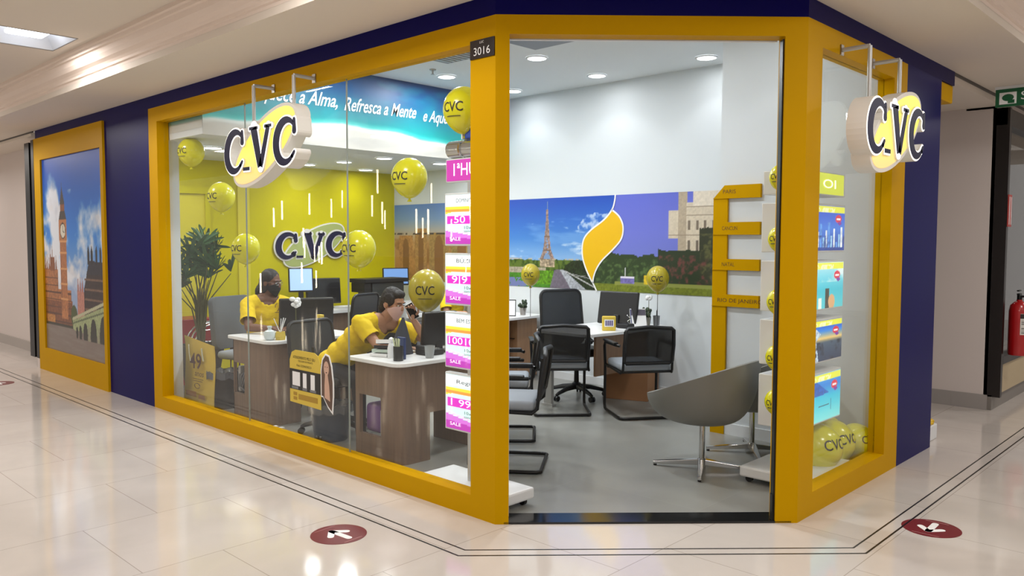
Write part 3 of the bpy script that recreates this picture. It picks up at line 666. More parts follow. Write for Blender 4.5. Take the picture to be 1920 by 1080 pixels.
# wall logo
t = thing('wall_logo', 'flat navy three-letter logo with pale green oval on the lime yellow wall', 'sign', (2.60, 5.93, 1.55))
M = frame((2.60, 5.945, 1.55), (1, 0, 0), (0, 0, 1))
b = MB(); b.prism(ellipse_pts(.03, 0, .51, .205, math.radians(27)), -.02, 0, M); build(b, 'oval_edge', m_signwhite, t)
b = MB(); b.prism(ellipse_pts(.03, 0, .49, .188, math.radians(27)), 0, .003, M); build(b, 'oval_face', mat('pale_green_face', (176, 186, 112), .35), t)
b = MB(); logo_letters(b, 1.05, -.01, .006, M, .022); build(b, 'letter_backing', m_signwhite, t)
b = MB(); logo_letters(b, 1.05, .0062, .02, M, 0); build(b, 'letters', m_navy, t)

# ---------------------------------------------------------------- beach banner on the ceiling step
t = thing('beach_banner', 'long turquoise beach banner with white script on the step in the ceiling', 'banner', (2, 3.77, 2.54))
c = Canvas(3.825, .782, .013); Xw = c.X+.12; Zw = c.Y
sandline = .17+.075*np.sin((Xw-.4)*1.25)+.012*np.sin(Xw*9)+.02*(fbm(c.X*6, c.Y*2, 4)-.5)
c.grad([(0, (0, 150, 150)), (.28, (0, 150, 150)), (.5, (0, 120, 140)), (.75, (0, 84, 140)), (1, (2, 62, 120))])
c.mix(np.clip((fbm(c.X*3, c.Y*10, 8)-.5)*1.6, 0, .35), (0, 160, 170))
c.mix(np.clip((sandline+.045-c.Y)/.045, 0, 1)*.6, (130, 210, 200)); c.mix(np.clip((sandline-c.Y)/.02, 0, 1), (214, 218, 214)); c.mix(np.clip((sandline-.03-c.Y)/.03, 0, 1), (196, 192, 184))
c.mix((c.Y < .12)*np.clip((fbm(c.X*2, c.Y*12, 6)-.45)*3, 0, .6), (178, 176, 172))
c.build('picture', frame((.12, 3.768, 2.541), (1, 0, 0), (0, 0, 1)), m_paint, t)
c2 = Canvas(.73, .70, .02); c2.grad([(0, (206, 208, 204)), (.09, (206, 208, 204)), (.13, (0, 140, 138)), (1, (0, 110, 130))]); c2.build('side_picture', frame((.117, 4.50, 2.6), (0, -1, 0), (0, 0, 1)), m_paint, t)
Mb = lambda x, z: frame((x, 3.763, z), (1, 0, .02), (0, 0, 1))
text_on('Enriquece a Alma,', Mb(.98, 2.985), .19, m_white_text, t, 'script_line', width=1.08, shear=.45, bold=.012)
text_on('Refresca a Mente', Mb(2.06, 2.99), .19, m_white_text, t, 'script_line', width=.94, shear=.45, bold=.012)
text_on('e Aquece o Coração', Mb(3.15, 2.99), .18, m_white_text, t, 'script_line', width=1.05, shear=.45, bold=.012)

# ---------------------------------------------------------------- long mural on the back wall
t = thing('travel_mural', 'long printed mural with iron tower, yellow flame and garden on the back wall', 'mural', (3.94, 3.2, 1.06))
ZB, ZT = 1.06, 2.106
def muralM(y): return frame((3.945, y, ZB), (0, -1, 0), (0, 0, 1))
# desert stretch (y 5.96 to 4.3)
c = Canvas(1.66, ZT-ZB, .012); c.grad([(0, (170, 116, 64)), (.5, (196, 150, 96)), (.66, (170, 166, 160)), (.8, (120, 150, 190)), (1, (90, 130, 200))])
c.mix(np.clip((fbm(c.X*4, c.Y*6, 41)-.45)*3, 0, .6)*(c.Y < .62), (120, 76, 34))
for i, (x, w_, h_) in enumerate(((.1, .3, .62), (.45, .25, .72), (.75, .4, .66), (1.2, .4, .7))): c.rect(x, x+w_, 0, h_, (176-8*i, 126, 74), .25); c.ell(x+w_/2, h_-.2, w_*.22, .16, (134, 92, 52)); c.rect(x+w_*.28, x+w_*.72, 0, h_-.2, (134, 92, 52))
c.mix((np.abs(c.Y-.64) < .012)*(fbm(c.X*20, c.Y, 2) > .4), (70, 60, 60))
c.build('desert_picture', muralM(5.96), m_paint, t)
# tower stretch: U = 4.3 - y
c = Canvas(2.2, ZT-ZB, .0085); U = lambda y: 4.3-y; V = lambda z: z-ZB; X = c.X; Y = c.Y
c.grad([(0, (120, 165, 215)), (.33, (135, 178, 225)), (.55, (70, 130, 205)), (1, (22, 72, 178))])
c.mix(np.clip((fbm(X*1.5+Y*2, Y*7, 31)-.48)*4, 0, .7), (110, 160, 220)); c.mix(np.clip((fbm(X*3, Y*12, 77)-.6)*8, 0, .85)*(Y < .8)*(Y > .35), (205, 222, 240))
c.mix((((X-2.0)/.33)**2+((Y-.72)/.16)**2 < .6+.9*fbm(X*16, Y*16, 12)-.3)*np.clip((fbm(X*18, Y*18, 5)-.42)*4, 0, .8), (196, 212, 236))
# trees, grass, road, dark wood
c.mix(Y < .31+.035*fbm(X*14, Y*3, 7), (92, 112, 44)); c.mix((Y < .31+.035*fbm(X*14, Y*3, 7))*np.clip((fbm(X*30, Y*30, 3)-.45)*4, 0, 1), (48, 72, 26))
c.mix((Y < .345)*(Y > .325)*(fbm(X*30, Y*3, 9) > .45), (180, 176, 170))
c.rect(0, 1.2, .165, .235, (170, 160, 140), .3); c.rect(0, 1.3, 0, .17, (70, 128, 38), .3); c.mix((Y < .11)*(X < 1.0)*(fbm(X*25, Y*25, 6) > .42), (110, 120, 170)); c.rect(1.02, 1.32, .04, .2, (90, 140, 30), .5)
c.poly([(1.26, .0), (1.33, .21), (1.41, .22), (1.58, 0)], (112, 104, 118), .15); c.poly([(1.41, .22), (1.47, .215), (1.80, 0), (1.58, 0)], (168, 172, 180), .3)
c.poly([(1.47, .215), (1.50, .27), (1.62, .33), (2.2, .30), (2.2, 0), (1.80, 0)], (34, 46, 24), .8)
c.line(1.5, .2, 1.95, .02, .012, (190, 190, 190)); c.line(1.6, .17, 2.0, .1, .008, (150, 150, 150)); c.line(1.62, .14, 1.95, .17, .006, (130, 130, 120))
# iron tower
tx = U(3.084); col = (150, 126, 116); c.rect(tx-.016, tx+.016, V(1.86), V(1.97), (110, 150, 150), .3); c.line(tx, V(1.97), tx, V(2.06), .01, (120, 140, 160))
pr = [(1.97, .014), (1.86, .02), (1.75, .028), (1.66, .038), (1.58, .048), (1.50, .062), (1.45, .085), (1.40, .112)]
c.poly([(tx-w_, V(z)) for z, w_ in pr]+[(tx+w_, V(z)) for z, w_ in pr[::-1]], col, .5)
c.mix((np.abs(X-tx) < .014+.03*(1.75-ZB-Y))*(Y < V(1.66))*(Y > V(1.42))*(fbm(X*60, Y*40, 3) > .5), (120, 160, 210)); c.ell(tx, V(1.40), .05, .06, (120, 150, 190))
for z in (1.66, 1.50): c.rect(tx-.055 if z < 1.6 else tx-.045, tx+.055 if z < 1.6 else tx+.045, V(z)-.007, V(z)+.007, (120, 96, 84))
c.rect(tx-.11, tx+.12, V(1.30), V(1.40), (168, 150, 126), .6)
c.build('tower_picture', muralM(4.3), m_paint, t)
# garden stretch right of the curve, U = 2.56 - y
c = Canvas(2.35, ZT-ZB, .0095); X = c.X; Y = c.Y; U = lambda y: 2.56-y
c.grad([(0, (96, 104, 168)), (.3, (112, 122, 200)), (.6, (108, 116, 206)), (1, (92, 102, 200))])
c.mix(Y < .30+.16*fbm(X*5, Y, 15)+.05*fbm(X*25, Y*25, 2), (44, 62, 32)); c.mix((Y < .36)*np.clip((fbm(X*32, Y*32, 19)-.45)*4, 0, .9)*(Y < .30+.16*fbm(X*5, Y, 15)), (84, 108, 60))
# plain stone building with hedges
st = (206, 192, 170)
c.rect(U(1.42), U(1.30), .58, .86, st, .08); c.rect(U(1.31), U(1.20), .35, 1.05, (176, 160, 138), .1); c.rect(U(1.21), 2.35, .30, .94, st, .1); c.rect(U(1.14), 2.35, .90, 1.05, (220, 208, 190), .08)
for x in np.arange(U(1.19), 2.3, .09): c.rect(x, x+.028, .66, .76, (120, 106, 92)); c.rect(x, x+.028, .45, .56, (110, 98, 86))
for y in (.60, .80, .885): c.rect(U(1.42) if y < .7 else U(1.21), 2.35, y, y+.014, (150, 134, 114))
c.mix((X > U(1.06))*(Y < .62+.1*fbm(X*9, Y*2, 5)), (46, 50, 30)); c.mix((X > U(1.06))*(Y < .62)*np.clip((fbm(X*26, Y*26, 29)-.48)*4, 0, .9), (92, 92, 52))
c.mix((X > U(1.55))*(X < U(1.05))*(Y < .42+.08*fbm(X*8, Y*2, 51)), (38, 52, 30)); c.mix((X > U(1.55))*(Y < .4)*np.clip((fbm(X*22, Y*22, 33)-.5)*4, 0, .8), (120, 60, 60))
c.rect(0, 2.35, 0, .085, (112, 122, 34), .25); c.mix((Y < .11)*(Y > .07)*(X > U(2.1)), (136, 142, 66))
c.rect(U(1.96)-.06, U(1.96)+.12, .09, .16, (120, 112, 178), .3); c.rect(U(1.96)-.06, U(1.96)+.12, .15, .17, (226, 220, 236)); c.line(U(1.96), .16, U(1.96), .26, .008, (220, 220, 220)); c.rect(U(1.72), U(1.72)+.06, .09, .19, (222, 190, 40), .2)
# cut along the flame curve
GO = c.build('garden_picture', frame((3.9435, 2.56, ZB), (0, -1, 0), (0, 0, 1)), m_paint, t)
cur = [(2.098, 2.112), (2.106, 2.045), (2.142, 1.948), (2.254, 1.838), (2.426, 1.733), (2.523, 1.641), (2.552, 1.532), (2.541, 1.408), (2.49, 1.284), (2.42, 1.17), (2.396, 1.14), (2.341, 1.05)]
zs = np.array([p[1] for p in cur])[::-1]; yy = np.array([p[0] for p in cur])[::-1]
bm = bmesh.new(); bm.from_mesh(GO.data); kill = []
for v in bm.verts:
    w = WM[t.name] @ v.co
    if w.y > np.interp(w.z, zs, yy)+.01: kill.append(v)
bmesh.ops.delete(bm, geom=kill, context='VERTS'); bm.to_mesh(GO.data); bm.free()
fl_L = [(2.142, 1.948), (2.254, 1.838), (2.426, 1.733), (2.523, 1.641), (2.552, 1.532), (2.541, 1.408), (2.49, 1.284), (2.42, 1.17), (2.396, 1.14)]
fl_R = [(2.049, 1.879), (1.997, 1.789), (1.992, 1.7), (2.027, 1.61), (2.137, 1.505), (2.268, 1.397), (2.344, 1.303), (2.386, 1.21)]
def smoothline(p, n=4):
    p = [Vector(q) for q in p]; out = []
    for i in range(len(p)-1):
        a, b_, c_, d = p[max(i-1, 0)], p[i], p[i+1], p[min(i+2, len(p)-1)]
        for k in range(n): s = k/n; out.append(.5*((2*b_)+(c_-a)*s+(2*a-5*b_+4*c_-d)*s*s+(3*b_-a-3*c_+d)*s**3))
    return out+[p[-1]]
SL = smoothline(fl_L); SR = smoothline([fl_L[0]]+fl_R+[fl_L[-1]])
FM = frame((3.94, 0, 0), (0, -1, 0), (0, 0, 1)); loc2 = lambda p: (-p[0], p[1])
b = MB(); N = len(SR)
for i in range(N-1):    # strips between both edges
    a0 = SL[int(i*(len(SL)-1)/(N-1))]; a1 = SL[int((i+1)*(len(SL)-1)/(N-1))]
    b.add([(*loc2(a0), .001), (*loc2(a1), .001), (*loc2(SR[i+1]), .001), (*loc2(SR[i]), .001)], [(0, 1, 2, 3)], FM)
build(b, 'flame_emblem', mat('flame_yellow', (232, 182, 14), .4), t)
b = MB()
for ln in (smoothline(cur), SR):
    P = [loc2(p) for p in ln]; P = [p for i, p in enumerate(P) if i == 0 or (Vector(p)-Vector(P[i-1])).length > 1e-4]; stroke(b, P, [.018]*len(P), .001, .0022, FM, cap=False)
build(b, 'white_outline', m_paper, t)

# ---------------------------------------------------------------- yellow destination ladder on the wall
t = thing('destination_board', 'yellow ladder-shaped wall board listing beach and city names', 'wall sign', (2.84, .06, 1.1))
b = MB(); PX = frame((2.846, 0, 0), (0, -1, 0), (0, 0, 1))   # local x = -y, local y = z, z towards the room
b.box(-.268, -.14, .006, 1.955, 0, .022, PX)
build(b, 'upright', m_yellow, t)
for z0, z1, s in ((1.955, 2.062, 'PARIS'), (1.659, 1.762, 'CANCUN'), (1.370, 1.461, 'NATAL'), (1.071, 1.170, 'RIO DE JANEIRO')):
    b = MB(); b.prism([(-.268, z0), (-.165, z1), (.15, z1), (.15, z0)], .0, .03, PX); o = build(b, 'name_plank', m_yellow, t)
    w_ = .03*len(s) if len(s) > 6 else .024*len(s)
    text_on(s, PX @ Matrix.Translation((-.165+w_*.36, (z0+z1)/2, .0306)), .045, mat('brown_print', (84, 50, 10), .6) if s == 'PARIS' else bpy.data.materials['brown_print'], o, width=w_*.95)

# ---------------------------------------------------------------- light-box stands behind both glass fronts
def poster_promo(k):
    c = Canvas(.54, .31, .0058, (206, 240, 240))
    c.rect(0, .54, .25, .31, (236, 246, 250)); c.mix((c.Y > .19+.02*np.sin(c.X*8))*(c.Y < .235), (250, 216, 60)); c.rect(.0, .3, .2, .222, (250, 150, 60))
    c.poly([(0, .085), (.54, .02), (.54, 0), (0, 0)], (206, 110, 214)); c.poly([(0, .045), (.54, .02), (.54, 0), (0, 0)], (180, 50, 176)); c.poly([(0, .09), (.54, .025), (.54, .03), (0, .1)], (240, 200, 240))
    c.rect(.012, .24+.05*(k % 2), .125, .18, (214, 40, 190)); return c
def poster_dest(k):
    c = Canvas(.60, .30, .006); X = c.X; Y = c.Y
    if k == 0:
        c.grad([(0, (20, 60, 150)), (.5, (60, 120, 220)), (1, (40, 80, 210))])
        for i in range(14): x = .02+i*.04; h_ = .06+.14*((i*37 % 11)/11); c.rect(x, x+.028, .02, h_, [(150, 200, 240), (230, 240, 250), (90, 150, 230)][i % 3], .3)
        c.mix(np.clip((fbm(X*18, Y*18, 3)-.5)*4, 0, .8)*(Y < .1), (20, 50, 120))
    elif k == 1:
        c.grad([(0, (90, 200, 210)), (.4, (60, 190, 210)), (.7, (120, 210, 230)), (1, (190, 230, 240))]); c.mix((Y > .17)*np.clip((fbm(X*8, Y*12, 9)-.45)*4, 0, .8), (240, 250, 252))
        c.ell(.16, .06, .035, .07, (250, 170, 60)); c.rect(.32, .38, 0, .13, (60, 60, 50), .4); c.ell(.42, .04, .05, .05, (214, 168, 120)); c.rect(.05, .09, 0, .1, (40, 60, 60), .3); c.rect(.22, .27, 0, .07, (230, 240, 230))
    elif k == 2:
        c.grad([(0, (30, 50, 80)), (.45, (70, 90, 110)), (.55, (236, 200, 120)), (.75, (40, 130, 230)), (1, (30, 60, 190))]); c.poly([(.1, .0), (.14, .16), (.2, .24), (.27, .2), (.2, .15), (.24, 0)], (190, 210, 230), .4); c.mix((Y < .14)*np.clip((fbm(X*20, Y*20, 13)-.5)*5, 0, .9), (20, 30, 50))
    else:
        c.grad([(0, (130, 225, 225)), (.5, (40, 190, 220)), (.75, (30, 130, 220)), (1, (60, 170, 240))]); c.poly([(.02, .16), (.22, .26), (.42, .17)], (20, 90, 180), .2); c.line(.1, .09, .5, .1, .004, (30, 70, 90)); c.line(.45, .06, .45, .13, .004, (30, 70, 90))
    c.rect(0, .60, .255, .30, (232, 236, 70)); c.mix((Y > .255)*(np.abs(X-.3) < .14)*(fbm(X*60, Y*60, 2) > .5)*(Y < .285), (246, 250, 190))
    c.ell(.5, .215, .05, .027, (214, 40, 70)); c.rect(.47, .53, .207, .222, (250, 240, 245)); c.ell(.52, .185, .03, .012, (120, 50, 160)); return c
def light_box(t, M, w, h, thick, pic, textes, lit=m_paintlit):
    """M: origin at lower left corner of the face, x along the face, z out of the face; two faces back to back"""
    b = MB(); b.rbox(-.012, w+.012, -.012, h+.012, -thick, -.002, .006, M); o = build(b, 'light_box', m_white_plastic, t)
    pic.build('picture', M @ Matrix.Translation((.0, .0, 0)) @ Matrix.Diagonal((w/pic.w, h/pic.h, 1, 1)), lit, o)
    for s, x, y, sz, m, wd in textes: text_on(s, M @ Matrix.Translation((x, y, .002)), sz, m, o, width=wd)
    return o
m_magtext = mat('magenta_print', (206, 30, 180), .5, emit=.3); m_litwhite = mat('lit_white_print', (255, 255, 255), .5, emit=.8)
def stand(lab, base, pole, Mface, w, promo):
    t = thing('light_box_stand', lab, 'display stand', (pole[0], pole[1], 0))
    b = MB(); b.rbox(*base, .045, .115, .012); build(b, 'base', m_white_plastic, t)
    for x in (base[0]+.05, base[1]-.05):
        for y in (base[2]+.05, base[3]-.05):
            b = MB(); b.tube([(x-.012, y, .03), (x+.012, y, .03)], .024, 12); b.box(x-.012, x+.012, y-.012, y+.012, .03, .05); build(b, 'caster', m_black, t)
    b = MB(); b.box(pole[0]-.03, pole[0]+.03, pole[1]-.045, pole[1]+.045, .115, 2.1); build(b, 'pole', m_pole, t)
    return t
PW = .50
t = stand('white wheeled stand of pink promotional light boxes behind the left glass', (.12, .40, .06, .79), (.235, .40, 0), None, PW, True)
Ml = lambda z: frame((.20, .64, z), (0, -1, 0), (0, 0, 1))
for k, (z0, z1, big, bw) in enumerate(((1.584, 1.886, '50', .10), (1.215, 1.515, '9|9', .14), (.818, 1.147, '100101', .26), (.424, .765, '1 99', .18))):
    light_box(t, Ml(z0), PW, z1-z0, .045, poster_promo(k), [(big, .13 if bw < .2 else .16, (z1-z0)*.49, .062, m_litwhite, bw), (['DOMINICANA', 'BÚZIOS', 'BEM ESTAR', 'Região'][k], .2, (z1-z0)*.88, .035, m_grey_plastic, .2), ('10x sem juros', .3, (z1-z0)*.33, .028, m_grey_plastic, .26), ('saindo de São Paulo', .3, (z1-z0)*.26, .022, m_grey_plastic, .26), ('SALE', .09, .03, .03, m_litwhite, .1)])
b = MB(); b.rbox(.0, PW, 0, .145, -.045, -.002, .006, Ml(1.964)); o = build(b, 'header_box', m_white_plastic, t)
b = MB(); b.box(.01, PW-.01, .008, .137, -.001, .0, Ml(1.964)); build(b, 'header_face', mat('magenta_backlit', (196, 50, 170), .4, emit=.5), o); text_on('1ªHU', Ml(1.964) @ Matrix.Translation((.17, .072, .002)), .11, m_litwhite, o, width=.2)
t = stand('white wheeled stand of travel picture light boxes behind the right glass', (1.70, 2.36, -1.09, -.60), (2.0, -.86, 0), None, .6, False)
Mr = lambda z: frame((1.68, -1.02, z), (1, 0, 0), (0, 0, 1))
for k, (z0, z1) in enumerate(((1.547, 1.836), (1.171, 1.47), (.829, 1.094), (.430, .742))):
    light_box(t, Mr(z0), .62, z1-z0, .28, poster_dest(k), [])
b = MB(); b.rbox(.0, .62, 0, .15, -.28, -.002, .006, Mr(1.901)); o = build(b, 'header_box', m_white_plastic, t)
b = MB(); b.box(.01, .59, .008, .142, -.001, .0, Mr(1.901)); build(b, 'header_face', mat('lime_backlit', (222, 232, 60), .4, emit=.6), o); text_on('OI', Mr(1.901) @ Matrix.Translation((.36, .072, .002)), .08, m_litwhite, o, width=.2)
# silver rolls and blue box on top of the left stand
for k, y in enumerate((.56, .42)):
    b = MB(); q = .055; b.tube([(.235, y+.075, 2.112+q), (.235, y+.06, 2.112+q), (.235, y-.05, 2.112+q), (.235, y-.065, 2.112+q)], [.03, q, q, .03], 16)
    tag(build(b, 'foil_roll', m_chrome, smooth=True), ['crumpled silver foil roll on the left light-box stand, nearer the banner side', 'crumpled silver foil roll on the left light-box stand, nearer the yellow post'][k], 'foil roll', 'silver rolls on the stand')
t = thing('model_seat', 'tiny blue seat with white edges standing on the silver rolls', 'toy', (.30, .42, 2.222))
b = MB(); b.rbox(.21, .27, .37, .48, 2.225, 2.29, .01); build(b, 'blue_body', mat('toy_blue', (20, 70, 170), .4), t)
b = MB(); b.box(.20, .28, .485, .495, 2.222, 2.31); b.box(.20, .28, .355, .365, 2.222, 2.31); b.box(.20, .21, .36, .49, 2.285, 2.30); build(b, 'white_edges', m_white_plastic, t)
# ---------------------------------------------------------------- downlights
def downlight(x, y, z, lab, grp, hid=False):
    global dl0
    if dl0 is None:
        t = thing('downlight', lab, 'downlight', (x, y, z), 0, grp)
        b = MB(); b.lathe([(.105, -.001), (.105, -.008), (.088, -.012), (.085, -.004)], 32, cap=False); build(b, 'trim_ring', m_white_plastic, t, local=True, smooth=True)
        b = MB(); b.lathe([(.086, -.006), (.086, -.009)], 32); build(b, 'lens', m_lamp, t, local=True)
        dl0 = t
    else: dup(dl0, (x, y, z), 0, lab, grp)
dl0 = None
HL = ['round high downlight at the upper left of the doorway view', 'round downlight in the high white ceiling, middle one above the mural', 'round downlight in the high white ceiling at the right above the city board',
      'round downlight half hidden by the left door post, high ceiling', 'round high downlight beside the highest yellow balloon']
for i, (x, y) in enumerate(HIGH_SPOTS): downlight(x, y, 3.323, HL[i] if i < 5 else 'round downlight in the high shop ceiling hidden above the facade beam', 'downlights of the high ceiling' if i < 5 else 'hidden downlights')
LL = ['small downlight under the ceiling step at the far left, beside the column', 'second low downlight, in front of the lime wall left of the pair', 'low downlight under the banner sand, right of the seam', 'low downlight over the lime yellow wall, left one', 'low downlight over the corner of lime and white walls', 'low downlight nearest to the pink light boxes', 'low downlight behind the hanging logo sign']
for i, (x, y) in enumerate(LOW_SPOTS): downlight(x, y, 2.5425, LL[i], 'downlights of the low ceiling')
t = thing('ceiling_hatch', 'grey square hatch in the high ceiling by the left door post', 'hatch', (2.0, 1.9, 3.32)); b = MB(); b.box(1.78, 2.22, 1.25, 1.72, 3.300, 3.3225); build(b, 'panel', m_grey_plastic, t)
t = thing('sprinkler', 'small sprinkler head under the high white ceiling', 'sprinkler', (2.2, 3.09, 3.32)); b = MB(); b.lathe([(.035, 3.322), (.03, 3.312), (.01, 3.308), (.008, 3.28), (.02, 3.275), (.02, 3.271)], 14, Matrix.Translation((2.2, 3.09, 0))); build(b, 'head', m_steel, t, smooth=True)
t = thing('air_vent', 'grey ceiling grille above the left glass by the corner post', 'vent', (1.85, 2.4, 3.32)); b = MB(); b.box(1.6, 2.1, 2.1, 2.75, 3.312, 3.3225); build(b, 'frame', m_grey_plastic, t)
b = MB()
for i in range(9): b.box(1.63, 2.07, 2.14+i*.065, 2.16+i*.065, 3.304, 3.312)
build(b, 'slats', m_pole, t)

# ---------------------------------------------------------------- balloons
def text_sphere(s, c, R, d, size, m, parent, width):
    """lettering lying on the skin of a balloon of radii R around c, facing d"""
    d = Vector(d).normalized(); x = Vector((0, 0, 1)).cross(d).normalized(); y = d.cross(x)
    q0 = text_mb(s, size, bold=.008); q = MB(); bm = bmesh.new(); vv = [bm.verts.new(p) for p in q0.v]
    for f_ in q0.f:
        try: bm.faces.new([vv[i] for i in f_])
        except ValueError: pass
    bmesh.ops.triangulate(bm, faces=bm.faces[:])
    for _ in range(4):
        le = [e for e in bm.edges if e.calc_length() > size*.12]
        if le: bmesh.ops.subdivide_edges(bm, edges=le, cuts=1); bmesh.ops.triangulate(bm, faces=bm.faces[:])
    bm.verts.index_update(); q.add([v.co[:] for v in bm.verts], [[v.index for v in f_.verts] for f_ in bm.faces]); bm.free(); xs = [v[0] for v in q.v]; k = width/(max(xs)-min(xs)); b = MB(); vs = []
    for a, e, z in q.v:
        a *= k; u = (d*math.cos(math.hypot(a, e)/R[0])+(x*a+y*e)*(math.sin(math.hypot(a, e)/R[0])/max(math.hypot(a, e), 1e-6))); u.normalize()
        vs.append((c[0]+u.x*R[0]*1.012, c[1]+u.y*R[0]*1.012, c[2]+u.z*R[1]*1.012))
    b.add(vs, q.f); return build(b, 'lettering', m, parent)
def balloon(c, R, Rz, d, lab, grp, m=m_balloon, stick=None, lie=False, tail=-1):
    t = thing('balloon', lab, 'balloon', (c[0], c[1], stick if stick else c[2]-Rz-.03), 0, grp)
    Mc = Matrix.Translation(c); prof = []
    for i in range(19):
        a = -math.pi/2+math.pi*i/18; r = R*math.cos(a); z = Rz*math.sin(a)
        if a < -.2: r *= 1-.12*((-a-.2)/1.37)
        if a < -.2: z *= 1.0+.08*((-a-.2)/1.37)
        prof.append((max(r, .001), z))
    b = MB(); b.lathe(prof, 32, Mc); build(b, 'skin', m, t, smooth=True)
    b = MB(); zb = -Rz*1.08; b.lathe([(.006, zb+.006), (.007, zb-.002), (.016, zb-.018), (.014, zb-.020)], 10, Mc); build(b, 'knot', m, t, smooth=True)
    text_sphere('CVC', c, (R, Rz), d, R*.6, m_black_text, t, R*1.05)
    dd = Vector(d).normalized(); b = MB(); x = Vector((0, 0, 1)).cross(dd); q = []
    for k in range(9):
        u = (dd*math.cos(.42)+0*x); a = (k/8-.5)*.8; v = (dd*math.cos(a)+x*math.sin(a))*math.cos(-.38)+Vector((0, 0, math.sin(-.38))); q.append((c[0]+v.x*R*1.01, c[1]+v.y*R*1.01, c[2]+v.z*Rz*1.01))
    b.tube(q, .0022, 5); build(b, 'underline', m_black_text, t)
    if stick:
        b = MB(); b.tube([(c[0], c[1], c[2]-Rz*1.1), (c[0], c[1], stick)], .003, 6); build(b, 'stick', m_black, t)
    return t
GB = 'logo balloons stuck inside the left glass'
def gb(c, R, lab, d=(-1, -.25, 0), Rz=None): return balloon(c, R, Rz or R*1.08, d, lab, GB)
gb((.205, 4.19, 2.42), .119, 'yellow logo balloon high on the glass at the far upper left, below the ceiling')
gb((.205, 3.614, 1.987), .118, 'yellow logo balloon below and left of the hanging logo sign')
gb((.205, 3.192, 1.535), .118, 'yellow logo balloon above the seated person with black mask')
gb((.205, 1.571, 1.547), .121, 'yellow logo balloon touching the right end of the wall logo')
gb((.205, 1.002, 2.018), .119, 'yellow logo balloon beneath the beach banner, left of the pink boxes')
gb((.22, .491, 2.402), .130, 'yellow logo balloon highest on the glass beside the number plate post')
for i, (x, y, z, r) in enumerate(((2.16, -.93, .19, .165), (2.42, -.92, .18, .16), (2.62, -.80, .165, .15), (2.66, -1.0, .155, .13))):
    balloon((x, y, z+.02), r, r*1.0, (-.35, -1, .35), ['lying yellow logo balloon nearest the yellow corner post, right window', 'lying yellow logo balloon second from the corner post, right window', 'lying yellow logo balloon at the back of the right window pile', 'lying yellow logo balloon at the right end of the window pile'][i], 'balloons piled on the floor in the right window')
for i, (y, z) in enumerate(((-.90, 2.0), (-.90, 1.62), (-.90, 1.23), (-.90, .88), (-.90, .60))):
    balloon((1.59, y, z), .07, .08, (-1, 0, 0), 'small yellow balloon peeping out behind the right door post, %s' % ['topmost of the column', 'second from the top', 'middle of the column', 'second from the bottom', 'lowest of the column'][i], 'small balloons along the right stand')

# ---------------------------------------------------------------- desks
def desk(lab, x0, x1, y0, y1, wood, hole=None, round_=.10, h=.745, modesty=.12):
    t = thing('office_desk', lab, 'desk', ((x0+x1)/2, (y0+y1)/2, 0))
    pts = []
    for cx, cy, a in ((x0+round_, y0+round_, 180), (x1-.03, y0+.03, 270), (x1-.03, y1-.03, 0), (x0+.04, y1-.04, 90)):
        r = round_ if a == 180 else (.03 if a != 90 else .04)
        for k in range(7): q = math.radians(a+15*k); pts.append((cx+r*math.cos(q), cy+r*math.sin(q)))
    b = MB(); b.prism(pts, h-.028, h); build(b, 'desktop', m_desktop, t, bevel=.004)
    # curved end panel towards the glass that runs on as the visitor-side panel
    e = .045; b = MB(); o = []; inn = []
    o.append((x0+e, y1-.05)); inn.append((x0+e+.03, y1-.05)); R = round_
    for k in range(9): q = math.radians(180+90*k/8); o.append((x0+e+R+R*math.cos(q), y0+e+R+R*math.sin(q))); inn.append((x0+e+R+(R-.03)*math.cos(q), y0+e+R+(R-.03)*math.sin(q)))
    def wall(p, q_, p2, q2, z0, z1): b.prism([p, p2, q2, q_], z0, z1)
    n = len(o)
    for i in range(n-1):
        if i == 0 and hole:
            (ya, yb, za, zb) = hole; X0, X1 = o[0][0], inn[0][0]
            b.box(X0, X1, yb, o[0][1], .006, h-.028); b.box(X0, X1, o[1][1], ya, .006, h-.028); b.box(X0, X1, ya, yb, .006, za); b.box(X0, X1, ya, yb, zb, h-.028)
        else: wall(o[i], inn[i], o[i+1], inn[i+1], .006, h-.028)
    build(b, 'end_panel', wood, t)
    b = MB(); ye = o[-1][1]; xe = min(x1-.05, o[-1][0]+.18); b.box(o[-1][0], xe, ye, ye+.03, .006, h-.028); b.prism([(0, 0), (x1-.06-xe, 0), (x1-.06-xe, -.36), (.0, -.36)], 0, .03, frame((xe, ye+.03, h-.03), (1, 0, 0), (0, 0, 1)))
    build(b, 'modesty_panel', wood, t)
    b = MB(); b.box(x1-.06, x1-.03, y0+.1, y1-.06, .006, h-.028); build(b, 'side_panel', wood, t)
    return t
desk('brown wooden desk by the glass at which the person with black mask sits', .30, 1.25, 3.0, 3.76, m_wood, (3.52, 3.72, .22, .50))
desk('brown wooden desk by the glass nearest the corner post, with phone user behind', .29, 1.15, 1.24, 1.86, m_wood, (1.50, 1.76, .18, .47))
